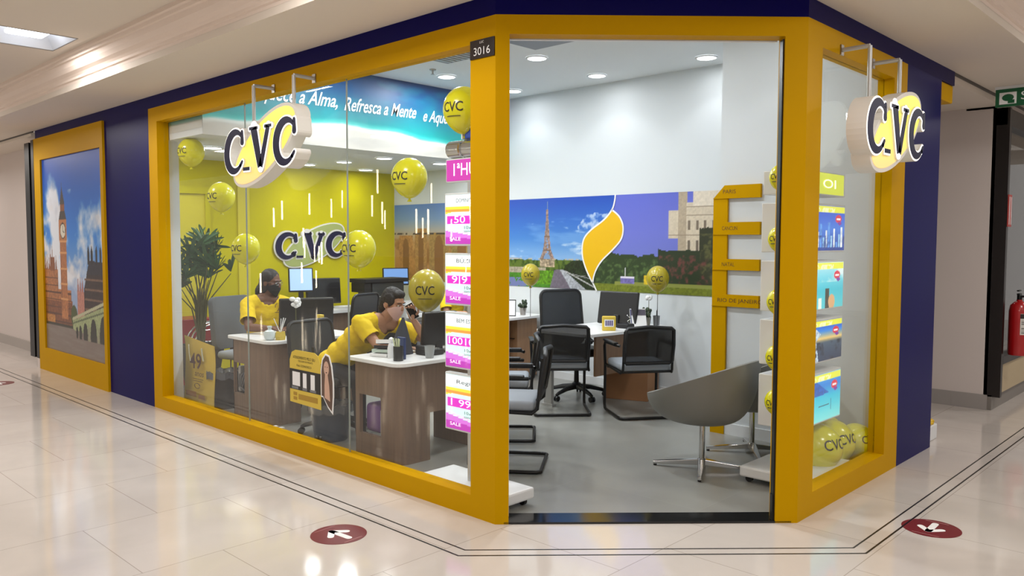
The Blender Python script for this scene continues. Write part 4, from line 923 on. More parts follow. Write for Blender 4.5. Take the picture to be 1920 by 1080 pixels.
# things in the desk openings
t = thing('purple_bag', 'purple and grey bag inside the opening of the nearest desk', 'bag', (.46, 1.63, .19)); b = MB(); b.rbox(.375, .58, 1.56, 1.75, .185, .40, .035, seg=3); build(b, 'bag_body', m_purple, t, smooth=True); b = MB(); b.rbox(.368, .50, 1.525, 1.556, .185, .37, .01); build(b, 'grey_flap', m_pole, t)
t = thing('computer_unit', 'blue-grey bundle of cables and a small unit in the opening of the left desk', 'computer', (.5, 3.62, .23)); b = MB(); b.rbox(.39, .6, 3.53, 3.66, .225, .40, .015); build(b, 'case', m_dark_blue_bin, t); b = MB()
for k in range(4): b.tube([(.38, 3.55+.03*k, .40), (.37, 3.57+.03*k, .33+.02*k), (.375, 3.62+.02*k, .27), (.39, 3.6, .24)], .006, 6)
build(b, 'cables', m_grey_plastic, t, smooth=True); b = MB(); b.rbox(.38, .56, 3.67, 3.71, .225, .46, .01); build(b, 'folder', m_pole, t)

def back_desk(lab, x0, x1, y0, y1, wood, h=.745):
    t = thing('office_desk', lab, 'desk', ((x0+x1)/2, (y0+y1)/2, 0)); pts = [(x0+.02, y0+.05)]
    for k in range(9): s = k/8; pts.append((x0+.06+(x1-x0-.06)*s, y0-.05*math.sin(math.pi*s)))
    pts += [(x1, y1), (x0+.05, y1), (x0, y1-.05), (x0, y0+.08)]
    b = MB(); b.prism(pts, h-.03, h); build(b, 'desktop', m_desktop, t, bevel=.004)
    b = MB(); b.box(x0+.32, x1-.02, y0+.16, y0+.185, .30, h-.03); build(b, 'modesty_panel', wood, t)
    b = MB(); b.rbox(x0+.04, x0+.08, y1-.20, y1-.10, .02, h-.03, .006); b.box(x0+.03, x0+.09, y1-.22, y1-.08, .006, .03); build(b, 'leg', m_pole, t)
    b = MB(); b.rbox(x1-.10, x1-.06, y0+.13, y1-.06, .02, h-.03, .006); build(b, 'leg', m_pole, t); return t
back_desk('white-topped desk with tan panel under the tower mural, in front of the high-backed chair', 2.63, 3.90, 1.42, 2.10, m_wood_tan)
back_desk('white-topped desk with tan panel half hidden by the left door post', 2.75, 3.90, 3.10, 3.75, m_wood_tan)
t = thing('drawer_unit', 'tan wooden drawer pedestal standing under the far white-topped desk', 'drawer unit', (3.75, 3.3, 0)); b = MB(); b.rbox(3.52, 3.86, 3.16, 3.7, .03, .70, .005); build(b, 'body', m_wood_tan, t); b = MB()
for z in (.26, .48): b.box(3.50, 3.52, 3.2, 3.66, z, z+.006)
build(b, 'drawer_gap', m_black, t)
t = thing('cardboard_box', 'plain brown cardboard box on the floor under the mural desk', 'box', (3.6, 1.6, 0)); b = MB(); T = Matrix.Translation((3.62, 1.66, 0)) @ rotz(math.radians(18)); b.box(-.2, .2, -.25, .2, .008, .34, T); build(b, 'carton', m_cardboard, t); b = MB(); b.box(-.2, .2, -.03, -.0, .3405, .342, T); build(b, 'tape', mat('tape_brown', (176, 140, 104), .3), t)

# ---------------------------------------------------------------- chairs
def visitor_chair(loc, rz, lab):
    t = thing('visitor_chair', lab, 'chair', loc, rz, 'black cantilever visitor chairs')
    def side(s):
        x = s*.255
        return [(x*.94, -.17, .66), (x*1.06, -.14, .665), (x*1.06, .17, .66), (x*1.04, .215, .62), (x, .225, .45), (x, .235, .06), (x, .22, .024), (x, .18, .018), (x, -.18, .018), (x*.98, -.235, .018), (x*.9, -.26, .018)]
    b = MB(); p = side(-1)+side(1)[::-1]; b.tube(p, .0135, 10); build(b, 'tube_frame', m_black_metal, t, local=True, smooth=True)
    b = MB(); b.tube([(-.25, .17, .425), (.25, .17, .425)], .012, 8); b.tube([(-.25, .22, .44), (-.24, -.2, .42), (-.23, -.235, .45), (-.225, -.27, .80)], .012, 8); b.tube([(.25, .22, .44), (.24, -.2, .42), (.23, -.235, .45), (.225, -.27, .80)], .012, 8); build(b, 'seat_rail', m_black_metal, t, local=True, smooth=True)
    b = MB(); b.rbox(-.235, .235, -.215, .235, .43, .505, .03, seg=3); build(b, 'seat', m_seat, t, local=True, smooth=True)
    b = MB(); b.rbox(-.23, .23, -.21, .23, .415, .436, .008); build(b, 'seat_shell', m_black, t, local=True)
    BT = frame((0, -.235, .53), (1, 0, 0), (0, -.16, 1)); b = MB(); W_, H_ = .225, .30
    ring = [(-W_, 0), (-W_*1.02, H_*.5), (-W_*.98, H_*.95), (-W_*.9, H_), (0, H_*1.03), (W_*.9, H_), (W_*.98, H_*.95), (W_*1.02, H_*.5), (W_, 0), (W_*.9, -.02), (-W_*.9, -.02)]
    b.tube([(x, y, .012-.03*(1-(x/W_)**2)) for x, y in ring], .017, 8, BT, closed=True); build(b, 'back_frame', m_black, t, local=True, smooth=True)
    b = MB(); n = 8; vs = []; fs = []
    for j in range(5):
        for i in range(n+1): x = -W_+2*W_*i/n; vs.append((x, -.01+(H_+.01)*j/4, .012-.03*(1-(x/W_)**2)))
    for j in range(4):
        for i in range(n): a = j*(n+1)+i; fs.append((a, a+1, a+n+2, a+n+1))
    b.add(vs, fs, BT); build(b, 'back_mesh', m_mesh, t, local=True, smooth=True)
    for s in (-1, 1):
        b = MB(); b.rbox(s*.27-.024, s*.27+.024, -.15, .18, .668, .69, .009); build(b, 'armrest', m_black, t, local=True)
    return t
v0 = visitor_chair((2.57, 1.70, .006), math.radians(-44), 'black visitor chair with grey seat seen from behind, left one at the mural desk')
dup(v0, (2.98, 1.10, .006), math.radians(-36), 'black visitor chair with grey seat seen from behind, right one at the mural desk')
dup(v0, (1.51, 1.42, .006), math.radians(42), 'black visitor chair turned sideways, its back half hidden by the left door post')
dup(v0, (.93, .80, .006), math.radians(36), 'black visitor chair mostly hidden behind the left yellow post, only its floor loop showing')
dup(v0, (1.21, 2.66, .006), math.radians(-20), 'black visitor chair between the two desks by the glass, behind the yellow information card')
def task_chair(loc, rz, lab, grey=False, hb=.56, cat='chair'):
    t = thing('office_chair', lab, cat, loc, rz)
    b = MB()
    for k in range(5):
        a = math.radians(90+72*k); p = lambda r, z: (r*math.cos(a), r*math.sin(a), z)
        b.tube([p(.03, .115), p(.15, .105), p(.27, .075), p(.30, .06)], [.03, .024, .018, .015], 8)
    b.lathe([(.045, .09), (.045, .15), (.03, .16)], 16); build(b, 'star_base', m_black, t, local=True, smooth=True)
    for k in range(5):
        a = math.radians(90+72*k); c = Vector((.30*math.cos(a), .30*math.sin(a), .028)); d = Vector((-math.sin(a), math.cos(a), 0)); b = MB()
        b.tube([c-d*.025, c-d*.006], .027, 12); b.tube([c+d*.006, c+d*.025], .027, 12); b.tube([c+Vector((0, 0, 0)), c+Vector((0, 0, .04))], .008, 6); build(b, 'caster', m_black, t, local=True, smooth=True)
    b = MB(); b.tube([(0, 0, .13), (0, 0, .42)], [.026, .02], 12); b.rbox(-.1, .1, -.12, .1, .40, .44, .01); build(b, 'column', m_black_metal, t, local=True, smooth=True)
    b = MB(); b.rbox(-.25, .25, -.24, .25, .44, .52, .035, seg=3); build(b, 'seat', m_seat if grey else m_black, t, local=True, smooth=True)
    b = MB(); b.tube([(0, -.18, .44), (0, -.29, .46), (0, -.30, .7)], .022, 8); build(b, 'back_support', m_black, t, local=True, smooth=True)
    BT = frame((0, -.27, .53), (1, 0, 0), (0, -.14, 1)); H_ = hb; W_ = .245; pts = []
    for cx, cy, a in ((-W_+.06, .06, 180), (W_-.06, .06, 270), (W_-.07, H_-.07, 0), (-W_+.07, H_-.07, 90)):
        for k in range(6): q = math.radians(a+18*k); pts.append((cx+.065*math.cos(q), cy+.065*math.sin(q)))
    if grey:
        b = MB(); b.prism(pts, -.045, .03, BT); build(b, 'backrest', mat('grey_chair_back', (92, 96, 100), .8), t, local=True, bevel=.012, smooth=True)
    else:
        b = MB(); b.tube([(x, y, .0) for x, y in pts], .016, 8, BT, closed=True); build(b, 'back_frame', m_black, t, local=True, smooth=True)
        b = MB(); b.prism(pts, -.006, .006, BT); build(b, 'back_panel', mat('glossy_dark_mesh', (48, 51, 56), .35), t, local=True)
    return t
task_chair((3.20, 2.02, .006), math.radians(160), 'high-backed black swivel chair behind the mural desk')
task_chair((.78, 4.16, .006), math.radians(195), 'grey-backed swivel chair on which the person with black mask sits', grey=True, hb=.52)
task_chair((.60, 2.44, .006), math.radians(190), 'dark swivel chair under the leaning person at the desk nearest the corner post', hb=.40)
task_chair((1.9, 4.3, .006), math.radians(20), 'dark swivel chair standing in the middle of the shop behind the left desk', hb=.5)
def lounge_chair(loc, rz, lab):
    t = thing('lounge_chair', lab, 'chair', loc, rz, 'grey tub chairs on chrome star feet')
    # tub opens towards +y, rim falls from the back (-y) to the front lip
    nu, nv = 48, 14; vo = []; vi = []; fs = []
    def rim(a):   # a = 0 at the front lip
        s = (1-math.cos(a))/2; return .50+.30*s
    def P(a, v, off):
        s = (1-math.cos(a))/2; zr = rim(a); z0 = .335
        R = (.375-.0*s); q = math.pi/2*(v**.8); rr_ = (.12+(R-.12)*math.sin(q)**.75) if v > 0 else .12
        z = z0+(zr-z0)*(1-math.cos(q)**.9 if v < 1 else 1)
        rx = rr_*.92*(1-.0); ry = rr_*(1.0+.0*s)
        lip = 1+.10*max(0, math.cos(a))**4*v
        x = (rx-off)*math.sin(a); y = (ry-off)*math.cos(a)*lip-(.02*s*v)
        return (x, y, z+off*.6*(1-v))
    for j in range(nv+1):
        for i in range(nu): vo.append(P(2*math.pi*i/nu, j/nv, 0))
    for j in range(nv+1):
        for i in range(nu): vi.append(P(2*math.pi*i/nu, j/nv, .024))
    n0 = len(vo)
    for j in range(nv):
        for i in range(nu):
            a, b_, c_, d = j*nu+i, j*nu+(i+1) % nu, (j+1)*nu+(i+1) % nu, (j+1)*nu+i
            fs += [(a, b_, c_, d), (n0+d, n0+c_, n0+b_, n0+a)]
    for i in range(nu): a = nv*nu+i; c_ = nv*nu+(i+1) % nu; fs.append((a, c_, n0+c_, n0+a))
    fs.append(tuple(range(nu-1, -1, -1))); fs.append(tuple(n0+i for i in range(nu)))
    b = MB(); b.add(vo+vi, fs); build(b, 'tub_shell', m_shell, t, local=True, smooth=True, ang=1.0)
    b = MB(); b.ell((0, .03, .455), (.26, .28, .06)); build(b, 'seat_cushion', mat('charcoal_cushion', (84, 86, 86), .85), t, local=True, smooth=True)
    b = MB(); b.tube([(0, 0, .055), (0, 0, .33)], .02, 16); b.lathe([(.03, .04), (.03, .07), (.02, .075)], 16); b.lathe([(.09, .322), (.09, .336)], 20); build(b, 'pillar', m_chrome, t, local=True, smooth=True)
    for k in range(4):
        a = math.radians(25+90*k); d = Vector((math.cos(a), math.sin(a), 0)); s = Vector((-d.y, d.x, 0)); b = MB()
        p = [d*.02, d*.34]; w = [.026, .012]; z0 = [.03, .012]; z1 = [.07, .032]
        vs = [tuple(p[i]+s*w[i]*q+Vector((0, 0, (z0, z1)[r][i]))) for i in (0, 1) for r in (0, 1) for q in (-1, 1)]
        b.add(vs, [(0, 1, 3, 2), (4, 6, 7, 5), (0, 4, 5, 1), (2, 3, 7, 6), (0, 2, 6, 4), (1, 5, 7, 3)]); o = build(b, 'foot', m_chrome, t, local=True, bevel=.003)
        b = MB(); b.lathe([(.012, .001), (.012, .014)], 10, Matrix.Translation(d*.325)); c_ = build(b, 'foot_pad', m_black, o, local=True)
    return t
l0 = lounge_chair((1.80, -.26, .006), math.radians(3), 'grey tub lounge chair on chrome star foot, the nearer one in the doorway')
l0b = dup(l0, (2.46, -.30, .006), math.radians(12), 'grey tub lounge chair standing behind the nearer one, against the pillar')

# ---------------------------------------------------------------- desk top things
def monitor(lab, x, y, z0, rz, w=.50, h=.31, face=None, tilt=.12, st=.10):
    t = thing('monitor', lab, 'monitor', (x, y, z0), rz)
    b = MB(); b.rbox(-.12, .12, -.09, .09, 0, .015, .006); b.rbox(-.03, .03, -.0, .03, .01, st+.1, .006); build(b, 'stand', m_black, t, local=True, bevel=0)
    T = frame((0, -.02, st), (1, 0, 0), (0, tilt, 1)); b = MB(); b.rbox(-w/2, w/2, 0, h, -.045, 0, .012, T); build(b, 'case', m_black, t, local=True)
    b = MB(); b.box(-w/2+.015, w/2-.015, .02, h-.015, .0, .001, T); build(b, 'screen', face or m_screen_dark, t, local=True)
    return t
monitor('black monitor seen from behind on the mural desk', 3.42, 1.68, .745, math.radians(104), .42, .33, tilt=-.25, st=.02)
monitor('black monitor on the left desk by the glass, seen from behind', .92, 3.42, .745, math.radians(160), .50, .28, st=.05)
monitor('black monitor on the desk nearest the corner post, partly behind the pink boxes', .93, 1.56, .745, math.radians(170), .30, .27, st=.05)
def box_thing(name, lab, cat, x0, x1, y0, y1, z0, z1, m, pname, rz=0, r=.004):
    cx, cy = (x0+x1)/2, (y0+y1)/2; t = thing(name, lab, cat, (cx, cy, z0), rz); b = MB(); b.rbox(x0-cx, x1-cx, y0-cy, y1-cy, 0, z1-z0, r); build(b, pname, m, t, local=True); return t
# mural desk
t = box_thing('card_holder', 'small yellow card holder with purple bars on the mural desk', 'card holder', 3.03, 3.08, 1.44, 1.57, .745, .885, m_card_yellow, 'block', math.radians(42), .008)
b = MB(); b.box(-.0265, -.0255, -.045, .045, .04, .11); build(b, 'white_card', m_paper, t, local=True); b = MB()
for k in range(4): b.box(-.0285, -.027, -.034+k*.019, -.022+k*.019, .05, .10)
build(b, 'purple_bars', mat('purple_print', (70, 50, 120), .6), t, local=True)
t = thing('desk_calendar', 'white and blue tent calendar on the mural desk, right of the monitor', 'calendar', (3.52, 1.50, .745), math.radians(-40))
b = MB(); b.prism([(-.075, 0), (.0, .185), (.004, .185), (.08, 0)], -.08, .08, frame((0, 0, 0), (0, 1, 0), (0, 0, 1))); build(b, 'card_tent', m_paper, t, local=True)
T = frame((0, -.076, 0), (1, 0, 0), (0, .0755, .185)); b = MB(); b.box(-.078, .078, .13, .19, .0, .002, T); build(b, 'photo_strip', mat('dark_photo', (84, 78, 92), .5), t, local=True); b = MB(); b.box(-.08, -.072, .0, .195, .0, .0025, T); b.box(-.08, .08, .0, .012, .0, .0025, T); build(b, 'blue_edge', mat('calendar_blue', (40, 52, 110), .5), t, local=True)
t = thing('telephone', 'small dark and chrome telephone with coiled cord on the mural desk', 'telephone', (3.36, 1.52, .745)); b = MB(); b.rbox(3.30, 3.42, 1.46, 1.60, .745, .79, .01); build(b, 'phone_base', m_black, t); b = MB(); b.tube([(3.33+.02*math.cos(k*.8), 1.47+.02*math.sin(k*.8)*.6, .79+.008*k) for k in range(12)], .004, 6); build(b, 'cord', m_chrome, t, smooth=True)
def potted(lab, x, y, z):
    t = thing('small_potted_plant', lab, 'plant', (x, y, z)); T = Matrix.Translation((x, y, z)); b = MB(); b.lathe([(.03, 0), (.042, .085), (.038, .085), (.034, .07)], 18, T); build(b, 'pot', m_steel, t, smooth=True)
    b = MB()
    for k in range(26):
        a = random.uniform(0, 6.28); r = random.uniform(.0, .05); h = random.uniform(.08, .17); c = T @ Vector((r*math.cos(a), r*math.sin(a), h)); b.ell(c, (.014, .014, .018), n=8, m=6)
    build(b, 'foliage', mat('dusty_green', (70, 84, 66), .7), t, smooth=True); return t
potted('small plant in grey pot beside the calendar on the mural desk', 3.72, 1.52, .745)
t = thing('pencil_cup', 'grey cup with pens at the right end of the mural desk', 'cup', (3.80, 1.46, .745)); T = Matrix.Translation((3.80, 1.46, .745)); b = MB(); b.lathe([(.03, 0), (.036, .10), (.032, .10), (.028, .01)], 18, T); build(b, 'cup', m_grey_plastic, t, smooth=True); b = MB(); b.tube([(3.80, 1.46, .76), (3.79, 1.45, .90)], .004, 6); b.tube([(3.81, 1.46, .76), (3.83, 1.47, .91)], .004, 6); build(b, 'pens', m_black, t)
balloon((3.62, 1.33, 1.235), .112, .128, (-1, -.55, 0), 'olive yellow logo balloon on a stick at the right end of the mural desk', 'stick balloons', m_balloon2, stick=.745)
t = thing('white_flower', 'single white flower head on a thin stem beside the stick balloon', 'flower', (3.60, 1.42, .745)); b = MB(); b.tube([(3.60, 1.42, .75), (3.6, 1.42, 1.02)], .003, 6); build(b, 'stem', m_stem, t); b = MB()
for k in range(9): a = k*.7; b.ell((3.6+.018*math.cos(a), 1.42+.018*math.sin(a), 1.03+.008*(k % 3)), (.02, .02, .018), n=10, m=6)
build(b, 'petals', m_paper, t, smooth=True)
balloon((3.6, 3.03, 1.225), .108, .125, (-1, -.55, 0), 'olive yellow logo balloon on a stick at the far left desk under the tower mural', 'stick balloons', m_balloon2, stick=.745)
t = thing('picture_frame', 'slim upright certificate in a dark frame on the far left desk', 'picture frame', (3.45, 3.25, .745)); T = frame((3.45, 3.20, .747), (.62, -.78, 0), (.12, .1, 1)); b = MB(); b.box(-.06, .06, 0, .19, -.006, 0, T); build(b, 'frame', m_black, t); b = MB(); b.box(-.052, .052, .01, .18, 0, .001, T); build(b, 'sheet', m_paper, t)
potted('tiny plant in grey pot beside the certificate on the far left desk', 3.68, 3.22, .745)
# left desk by the glass
t = thing('gel_dispenser', 'round pale bottle with cap on the left desk by the glass', 'bottle', (.37, 3.12, .745)); T = Matrix.Translation((.38, 3.13, .745)); b = MB(); b.lathe([(.025, 0), (.044, .015), (.05, .045), (.042, .078), (.016, .09), (.014, .105), (.02, .107), (.02, .122), (.004, .124)], 24, T); build(b, 'bottle', mat('frosted_plastic', (214, 226, 228), .3), t, smooth=True)
t = thing('stick_holder', 'small yellow cup with crossed white sticks on the left desk by the glass', 'cup', (.46, 3.07, .745)); T = Matrix.Translation((.46, 3.09, .745)); b = MB(); b.lathe([(.045, 0), (.05, .03), (.042, .07), (.036, .07), (.036, .01)], 6, T); build(b, 'cup', m_card_yellow, t); b = MB()
for dx, dy in ((-.05, .02), (.04, -.02), (.05, .03), (-.01, -.03)): b.tube([(.46-dx*.3, 3.09-dy*.3, .76), (.46+dx, 3.09+dy, .93)], .0035, 6)
build(b, 'sticks', m_paper, t)
t = thing('pen_cup', 'clear cup with a dark pen and a straw on the left desk by the glass', 'cup', (.72, 3.16, .745)); T = Matrix.Translation((.72, 3.16, .745)); b = MB(); b.lathe([(.032, 0), (.04, .09), (.037, .09), (.03, .006)], 20, T); build(b, 'cup', mat('smoky_cup', (150, 150, 148), .2, alpha=.6), t, smooth=True); b = MB(); b.tube([(.72, 3.16, .75), (.70, 3.16, .91)], .003, 6); build(b, 'pen', m_black, t)
b = MB(); b.tube([(.80, 3.12, .755), (.84, 3.10, .87)], .004, 6); tag(build(b, 'drinking_straw', m_paper), 'white straw leaning beside the clear cup on the left desk', 'straw')
t = box_thing('yellow_box', 'narrow tall yellow box at the right end of the left desk by the glass', 'box', .83, .87, 3.04, 3.10, .745, .94, m_card_yellow, 'carton')
t = thing('white_flowers', 'bunch of white artificial flowers in front of the left desk monitor', 'flowers', (.72, 3.30, .745)); b = MB(); b.tube([(.74, 3.30, .75), (.74, 3.30, 1.0)], .004, 6); build(b, 'stem', m_stem, t); b = MB()
for k in range(14): a = random.uniform(0, 6.28); r = random.uniform(.0, .06); b.ell((.76+r*math.cos(a), 3.3+.5*r*math.sin(a), 1.04+random.uniform(-.035, .035)), (.024, .024, .02), n=8, m=6)
build(b, 'petals', m_paper, t, smooth=True)
b = MB(); b.rbox(.5, .72, 3.3, 3.44, .7452, .765, .006); tag(build(b, 'keyboard', m_black), 'dark keyboard under the hands of the person with black mask', 'keyboard')
# nearest desk
t = thing('pen_holder', 'dark transparent holder with pale pens at the corner of the nearest desk', 'pen holder', (.40, 1.38, .745)); b = MB(); T = Matrix.Translation((.41, 1.39, .745)); b.lathe([(.036, 0), (.036, .105), (.032, .105), (.032, .006)], 20, T); build(b, 'holder', mat('smoked_dark', (40, 44, 46), .2), t, smooth=True); b = MB()
for dx, dy in ((-.03, .02), (.0, -.012), (.01, .012), (-.02, -.0)): b.tube([(.41+dx*.2, 1.39+dy*.2, .76), (.41+dx, 1.39+dy, .90+.01*abs(dx)*30)], .0055, 6)
build(b, 'pens', mat('pale_green_pen', (206, 214, 176), .4), t)
t = box_thing('blue_folder', 'upright dark blue folder behind the pens on the nearest desk', 'folder', .47, .49, 1.40, 1.48, .745, .905, mat('folder_blue', (28, 52, 104), .5), 'cover')
for i, (w, h, z, m, ll) in enumerate(((.20, .15, .745, m_paper, 'bottom sheet stack on the nearest desk beside the leaning person'), (.19, .14, .77, mat('pale_green_cover', (180, 196, 184), .5), 'pale green booklet in the tilted stack on the nearest desk'), (.18, .13, .795, m_black, 'black book tilted on top of the stack on the nearest desk'), (.17, .125, .828, m_paper, 'white book on top of the tilted stack on the nearest desk'))):
    t = thing('book', ll, 'book', (.52, 1.68, z), math.radians(18+9*i), 'stack of books and papers'); b = MB(); T = Matrix.Rotation(.06*i, 4, 'Y'); b.box(-w/2, w/2, -h/2, h/2, .002, .024 if i < 3 else .03, T); build(b, 'cover', m, t, local=True)
t = thing('glass_cup', 'clear plastic cup at the right end of the nearest desk', 'cup', (.66, 1.33, .745)); T = Matrix.Translation((.66, 1.34, .745)); b = MB(); b.lathe([(.03, 0), (.04, .09), (.038, .09), (.028, .005)], 20, T); build(b, 'cup', mat('clear_cup', (176, 180, 180), .15, alpha=.55), t, smooth=True)
t = thing('hand_cream', 'small white bottle beside the pens on the nearest desk', 'bottle', (.47, 1.56, .745)); T = Matrix.Translation((.47, 1.55, .745)); b = MB(); b.lathe([(.026, 0), (.028, .07), (.02, .10), (.012, .11), (.018, .12), (.018, .14), (.006, .15)], 16, T); build(b, 'bottle', m_white_plastic, t, smooth=True)
t = thing('telephone', 'black desk telephone with small buttons on the nearest desk', 'telephone', (.78, 1.48, .745)); b = MB(); b.rbox(.70, .86, 1.40, 1.56, .745, .79, .012); build(b, 'phone_base', m_black, t); b = MB(); b.tube([(.72, 1.42, .80), (.72, 1.55, .80)], [.02, .02], 10); build(b, 'handset', m_black, t, smooth=True); b = MB()
for i in range(3):
    for j in range(4): b.box(.77+.025*i, .785+.025*i, 1.43+.028*j, 1.445+.028*j, .79, .793)
build(b, 'buttons', m_pole, t)
t = thing('cone_stand', 'dark fabric cone between balloon and monitor on the nearest desk', 'cone', (.62, 1.62, .745)); b = MB(); b.tube([(.66, 1.66, .746), (.66, 1.66, .90), (.67, 1.66, 1.02)], [.085, .05, .008], 20); build(b, 'cone', mat('slate_cloth', (46, 50, 60), .8), t, smooth=True)
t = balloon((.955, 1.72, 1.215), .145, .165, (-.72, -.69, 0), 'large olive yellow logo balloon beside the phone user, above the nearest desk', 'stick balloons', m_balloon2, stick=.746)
# rear of the shop
t = thing('rear_counter', 'low dark counter along the lime yellow wall behind the people', 'counter', (2.7, 5.6, 0)); b = MB(); b.box(1.95, 3.94, 5.35, 5.92, .70, .74); build(b, 'worktop', m_desktop, t); b = MB(); b.box(1.98, 2.0, 5.38, 5.9, .006, .70); b.box(3.9, 3.92, 5.38, 5.9, .006, .70); b.box(2.0, 3.9, 5.42, 5.44, .10, .70); build(b, 'panels', m_wood, t)
monitor('lit monitor with pale window on the rear counter, left one below the wall logo', 2.22, 5.62, .74, math.radians(-22), .30, .30, face=m_screen_blue, st=.23)
monitor('large dark screen on the rear counter, right of the lit monitor', 2.60, 5.70, .74, math.radians(-12), .46, .33, st=.06)
monitor('lit blue monitor on the rear counter below the desert picture', 3.68, 5.6, .74, math.radians(-25), .36, .24, face=mat('blue_screen', (110, 150, 210), .3, emit=.5), st=.26)
t = thing('printer_cabinet', 'tall black printer cabinet with overhanging lid behind the leaning person', 'printer', (3.1, 5.45, 0)); b = MB(); b.rbox(2.86, 3.36, 5.02, 5.33, .012, 1.08, .01); build(b, 'cabinet', mat('charcoal_case', (44, 48, 50), .45), t); b = MB(); b.rbox(2.74, 3.42, 5.0, 5.34, 1.08, 1.13, .008); b.rbox(2.74, 2.84, 5.02, 5.3, .96, 1.08, .006); build(b, 'lid', m_black, t); b = MB(); b.box(3.0, 3.2, 5.015, 5.02, .62, .64); b.box(2.95, 3.28, 5.012, 5.02, .9, .91); build(b, 'slots', m_pole, t)
t = thing('printer', 'light grey printer low behind the desks, under the desert picture', 'printer', (3.2, 4.85, .5)); b = MB(); b.rbox(2.82, 3.32, 4.38, 4.78, .012, .62, .01); build(b, 'cabinet', m_grey_plastic, t); b = MB(); b.rbox(2.84, 3.30, 4.40, 4.76, .62, .86, .02); build(b, 'body', m_pole, t); b = MB(); b.box(2.90, 3.24, 4.36, 4.40, .68, .72); build(b, 'paper_tray', m_paper, t)
t = thing('paper_stack', 'loose white papers on the rear counter beside the dark screen', 'papers', (2.85, 5.45, .74)); b = MB()
for k in range(5): b.box(2.66, 2.84, 5.40, 5.60, .741+.006*k, .745+.006*k, Matrix.Translation((.01*k, 0, 0)))
build(b, 'sheets', m_paper, t)
t = thing('metal_cabinet', 'bright red metal cabinet behind the palm', 'cabinet', (.55, 5.7, 0)); b = MB(); b.rbox(.62, 1.02, 5.45, 5.85, .02, .74, .008); build(b, 'body', mat('cabinet_red', (150, 14, 30), .35), t); b = MB(); b.box(.62, 1.02, 5.445, 5.45, .36, .368); b.box(.80, .86, 5.435, 5.45, .56, .57); build(b, 'drawer_gap', m_black, t)
t = thing('wire_basket', 'arched chrome wire basket behind the palm', 'basket', (.85, 5.15, .3)); b = MB()
for k in range(3): b.tube([(.62+.5*(1-math.cos(a))*.5, 5.1+.1*k, .50+.22*math.sin(a)) for a in [math.pi*i/12 for i in range(13)]], .008, 6)
b.tube([(.62, 5.1, .50), (.62, 5.3, .50), (1.12, 5.3, .50), (1.12, 5.1, .50)], .008, 6, closed=True); b.tube([(.7, 5.1, .65), (1.04, 5.1, .65)], .006, 6)
for x, y in ((.62, 5.1), (1.12, 5.1), (.62, 5.3), (1.12, 5.3)): b.tube([(x, y, .006), (x, y, .5)], .008, 6)
build(b, 'wires', m_chrome, t, smooth=True)
# bins
def bin_(lab, x, y, r0, r1, h, m, bag=True):
    t = thing('waste_bin', lab, 'bin', (x, y, 0)); T = Matrix.Translation((x, y, .006)); b = MB(); b.lathe([(r0, 0), (r1, h), (r1+.012, h), (r1+.012, h+.02), (r1-.01, h+.02), (r0-.01, .01)], 28, T); build(b, 'bucket', m, t, smooth=True)
    b = MB(); n = 28; vs = []; fs = []
    for rr_, zz in ((r1+.016, h-.04), (r1+.018, h+.024), (r1-.02, h+.02), (r1-.05, h-.03), (.01, h-.09)):
        vs += [(x+(rr_+.008*math.sin(k*3.1))*math.cos(2*math.pi*k/n), y+(rr_+.008*math.sin(k*3.1))*math.sin(2*math.pi*k/n), .006+zz+.012*math.sin(k*2.3)) for k in range(n)]
    for j in range(4): fs += [(j*n+k, j*n+(k+1) % n, (j+1)*n+(k+1) % n, (j+1)*n+k) for k in range(n)]
    b.add(vs, fs); build(b, 'bag', mat('grey_bin_bag', (96, 100, 108), .25) if 'grey_bin_bag' not in bpy.data.materials else bpy.data.materials['grey_bin_bag'], t, smooth=True)
bin_('dark waste bin with grey bag left of the left desk, beside the yellow card', .46, 4.12, .12, .15, .33, m_black)
bin_('slate blue waste bin with loose bag between the two desks by the glass', .46, 2.33, .13, .165, .27, m_dark_blue_bin)
t = thing('power_strip', 'small black power strip with plugs on the floor by the glass between the desks', 'power strip', (.25, 2.75, 0)); b = MB(); b.rbox(.18, .24, 2.6, 2.85, .008, .05, .008); build(b, 'strip', m_black, t); b = MB(); b.rbox(.19, .23, 2.64, 2.68, .05, .09, .006); b.rbox(.19, .23, 2.74, 2.78, .05, .085, .006); build(b, 'plugs', m_paper, t)
# palm
t = thing('potted_palm', 'tall dark green fan palm in a charcoal pot behind the left end of the glass', 'plant', (.60, 4.92, 0))
b = MB(); T = Matrix.Translation((.60, 4.92, .006)) @ rotz(math.radians(45)); b.lathe([(.15, 0), (.25, .52), (.235, .52), (.20, .42)], 4, T); build(b, 'pot', m_pot, t)
b = MB(); b.ell((.6, 4.92, .47), (.15, .15, .02)); build(b, 'soil', mat('dark_soil', (40, 30, 22), .9), t, smooth=True)
random.seed(11)
fans = [(.40, 4.78, 1.22, .27), (.58, 4.70, 1.36, .3), (.70, 4.72, 1.30, .3), (.36, 5.0, 1.38, .28), (.80, 4.95, 1.50, .28), (.52, 4.82, 1.30, .28), (.34, 4.86, 1.30, .34), (.46, 4.80, 1.44, .36), (.55, 4.9, 1.52, .38), (.66, 4.84, 1.50, .36), (.76, 4.88, 1.40, .36), (.44, 4.98, 1.12, .3), (.86, 4.75, 1.28, .34), (.62, 4.75, 1.22, .32), (.30, 4.98, 1.18, .28), (.72, 5.02, 1.56, .3), (.50, 5.02, 1.36, .3)]
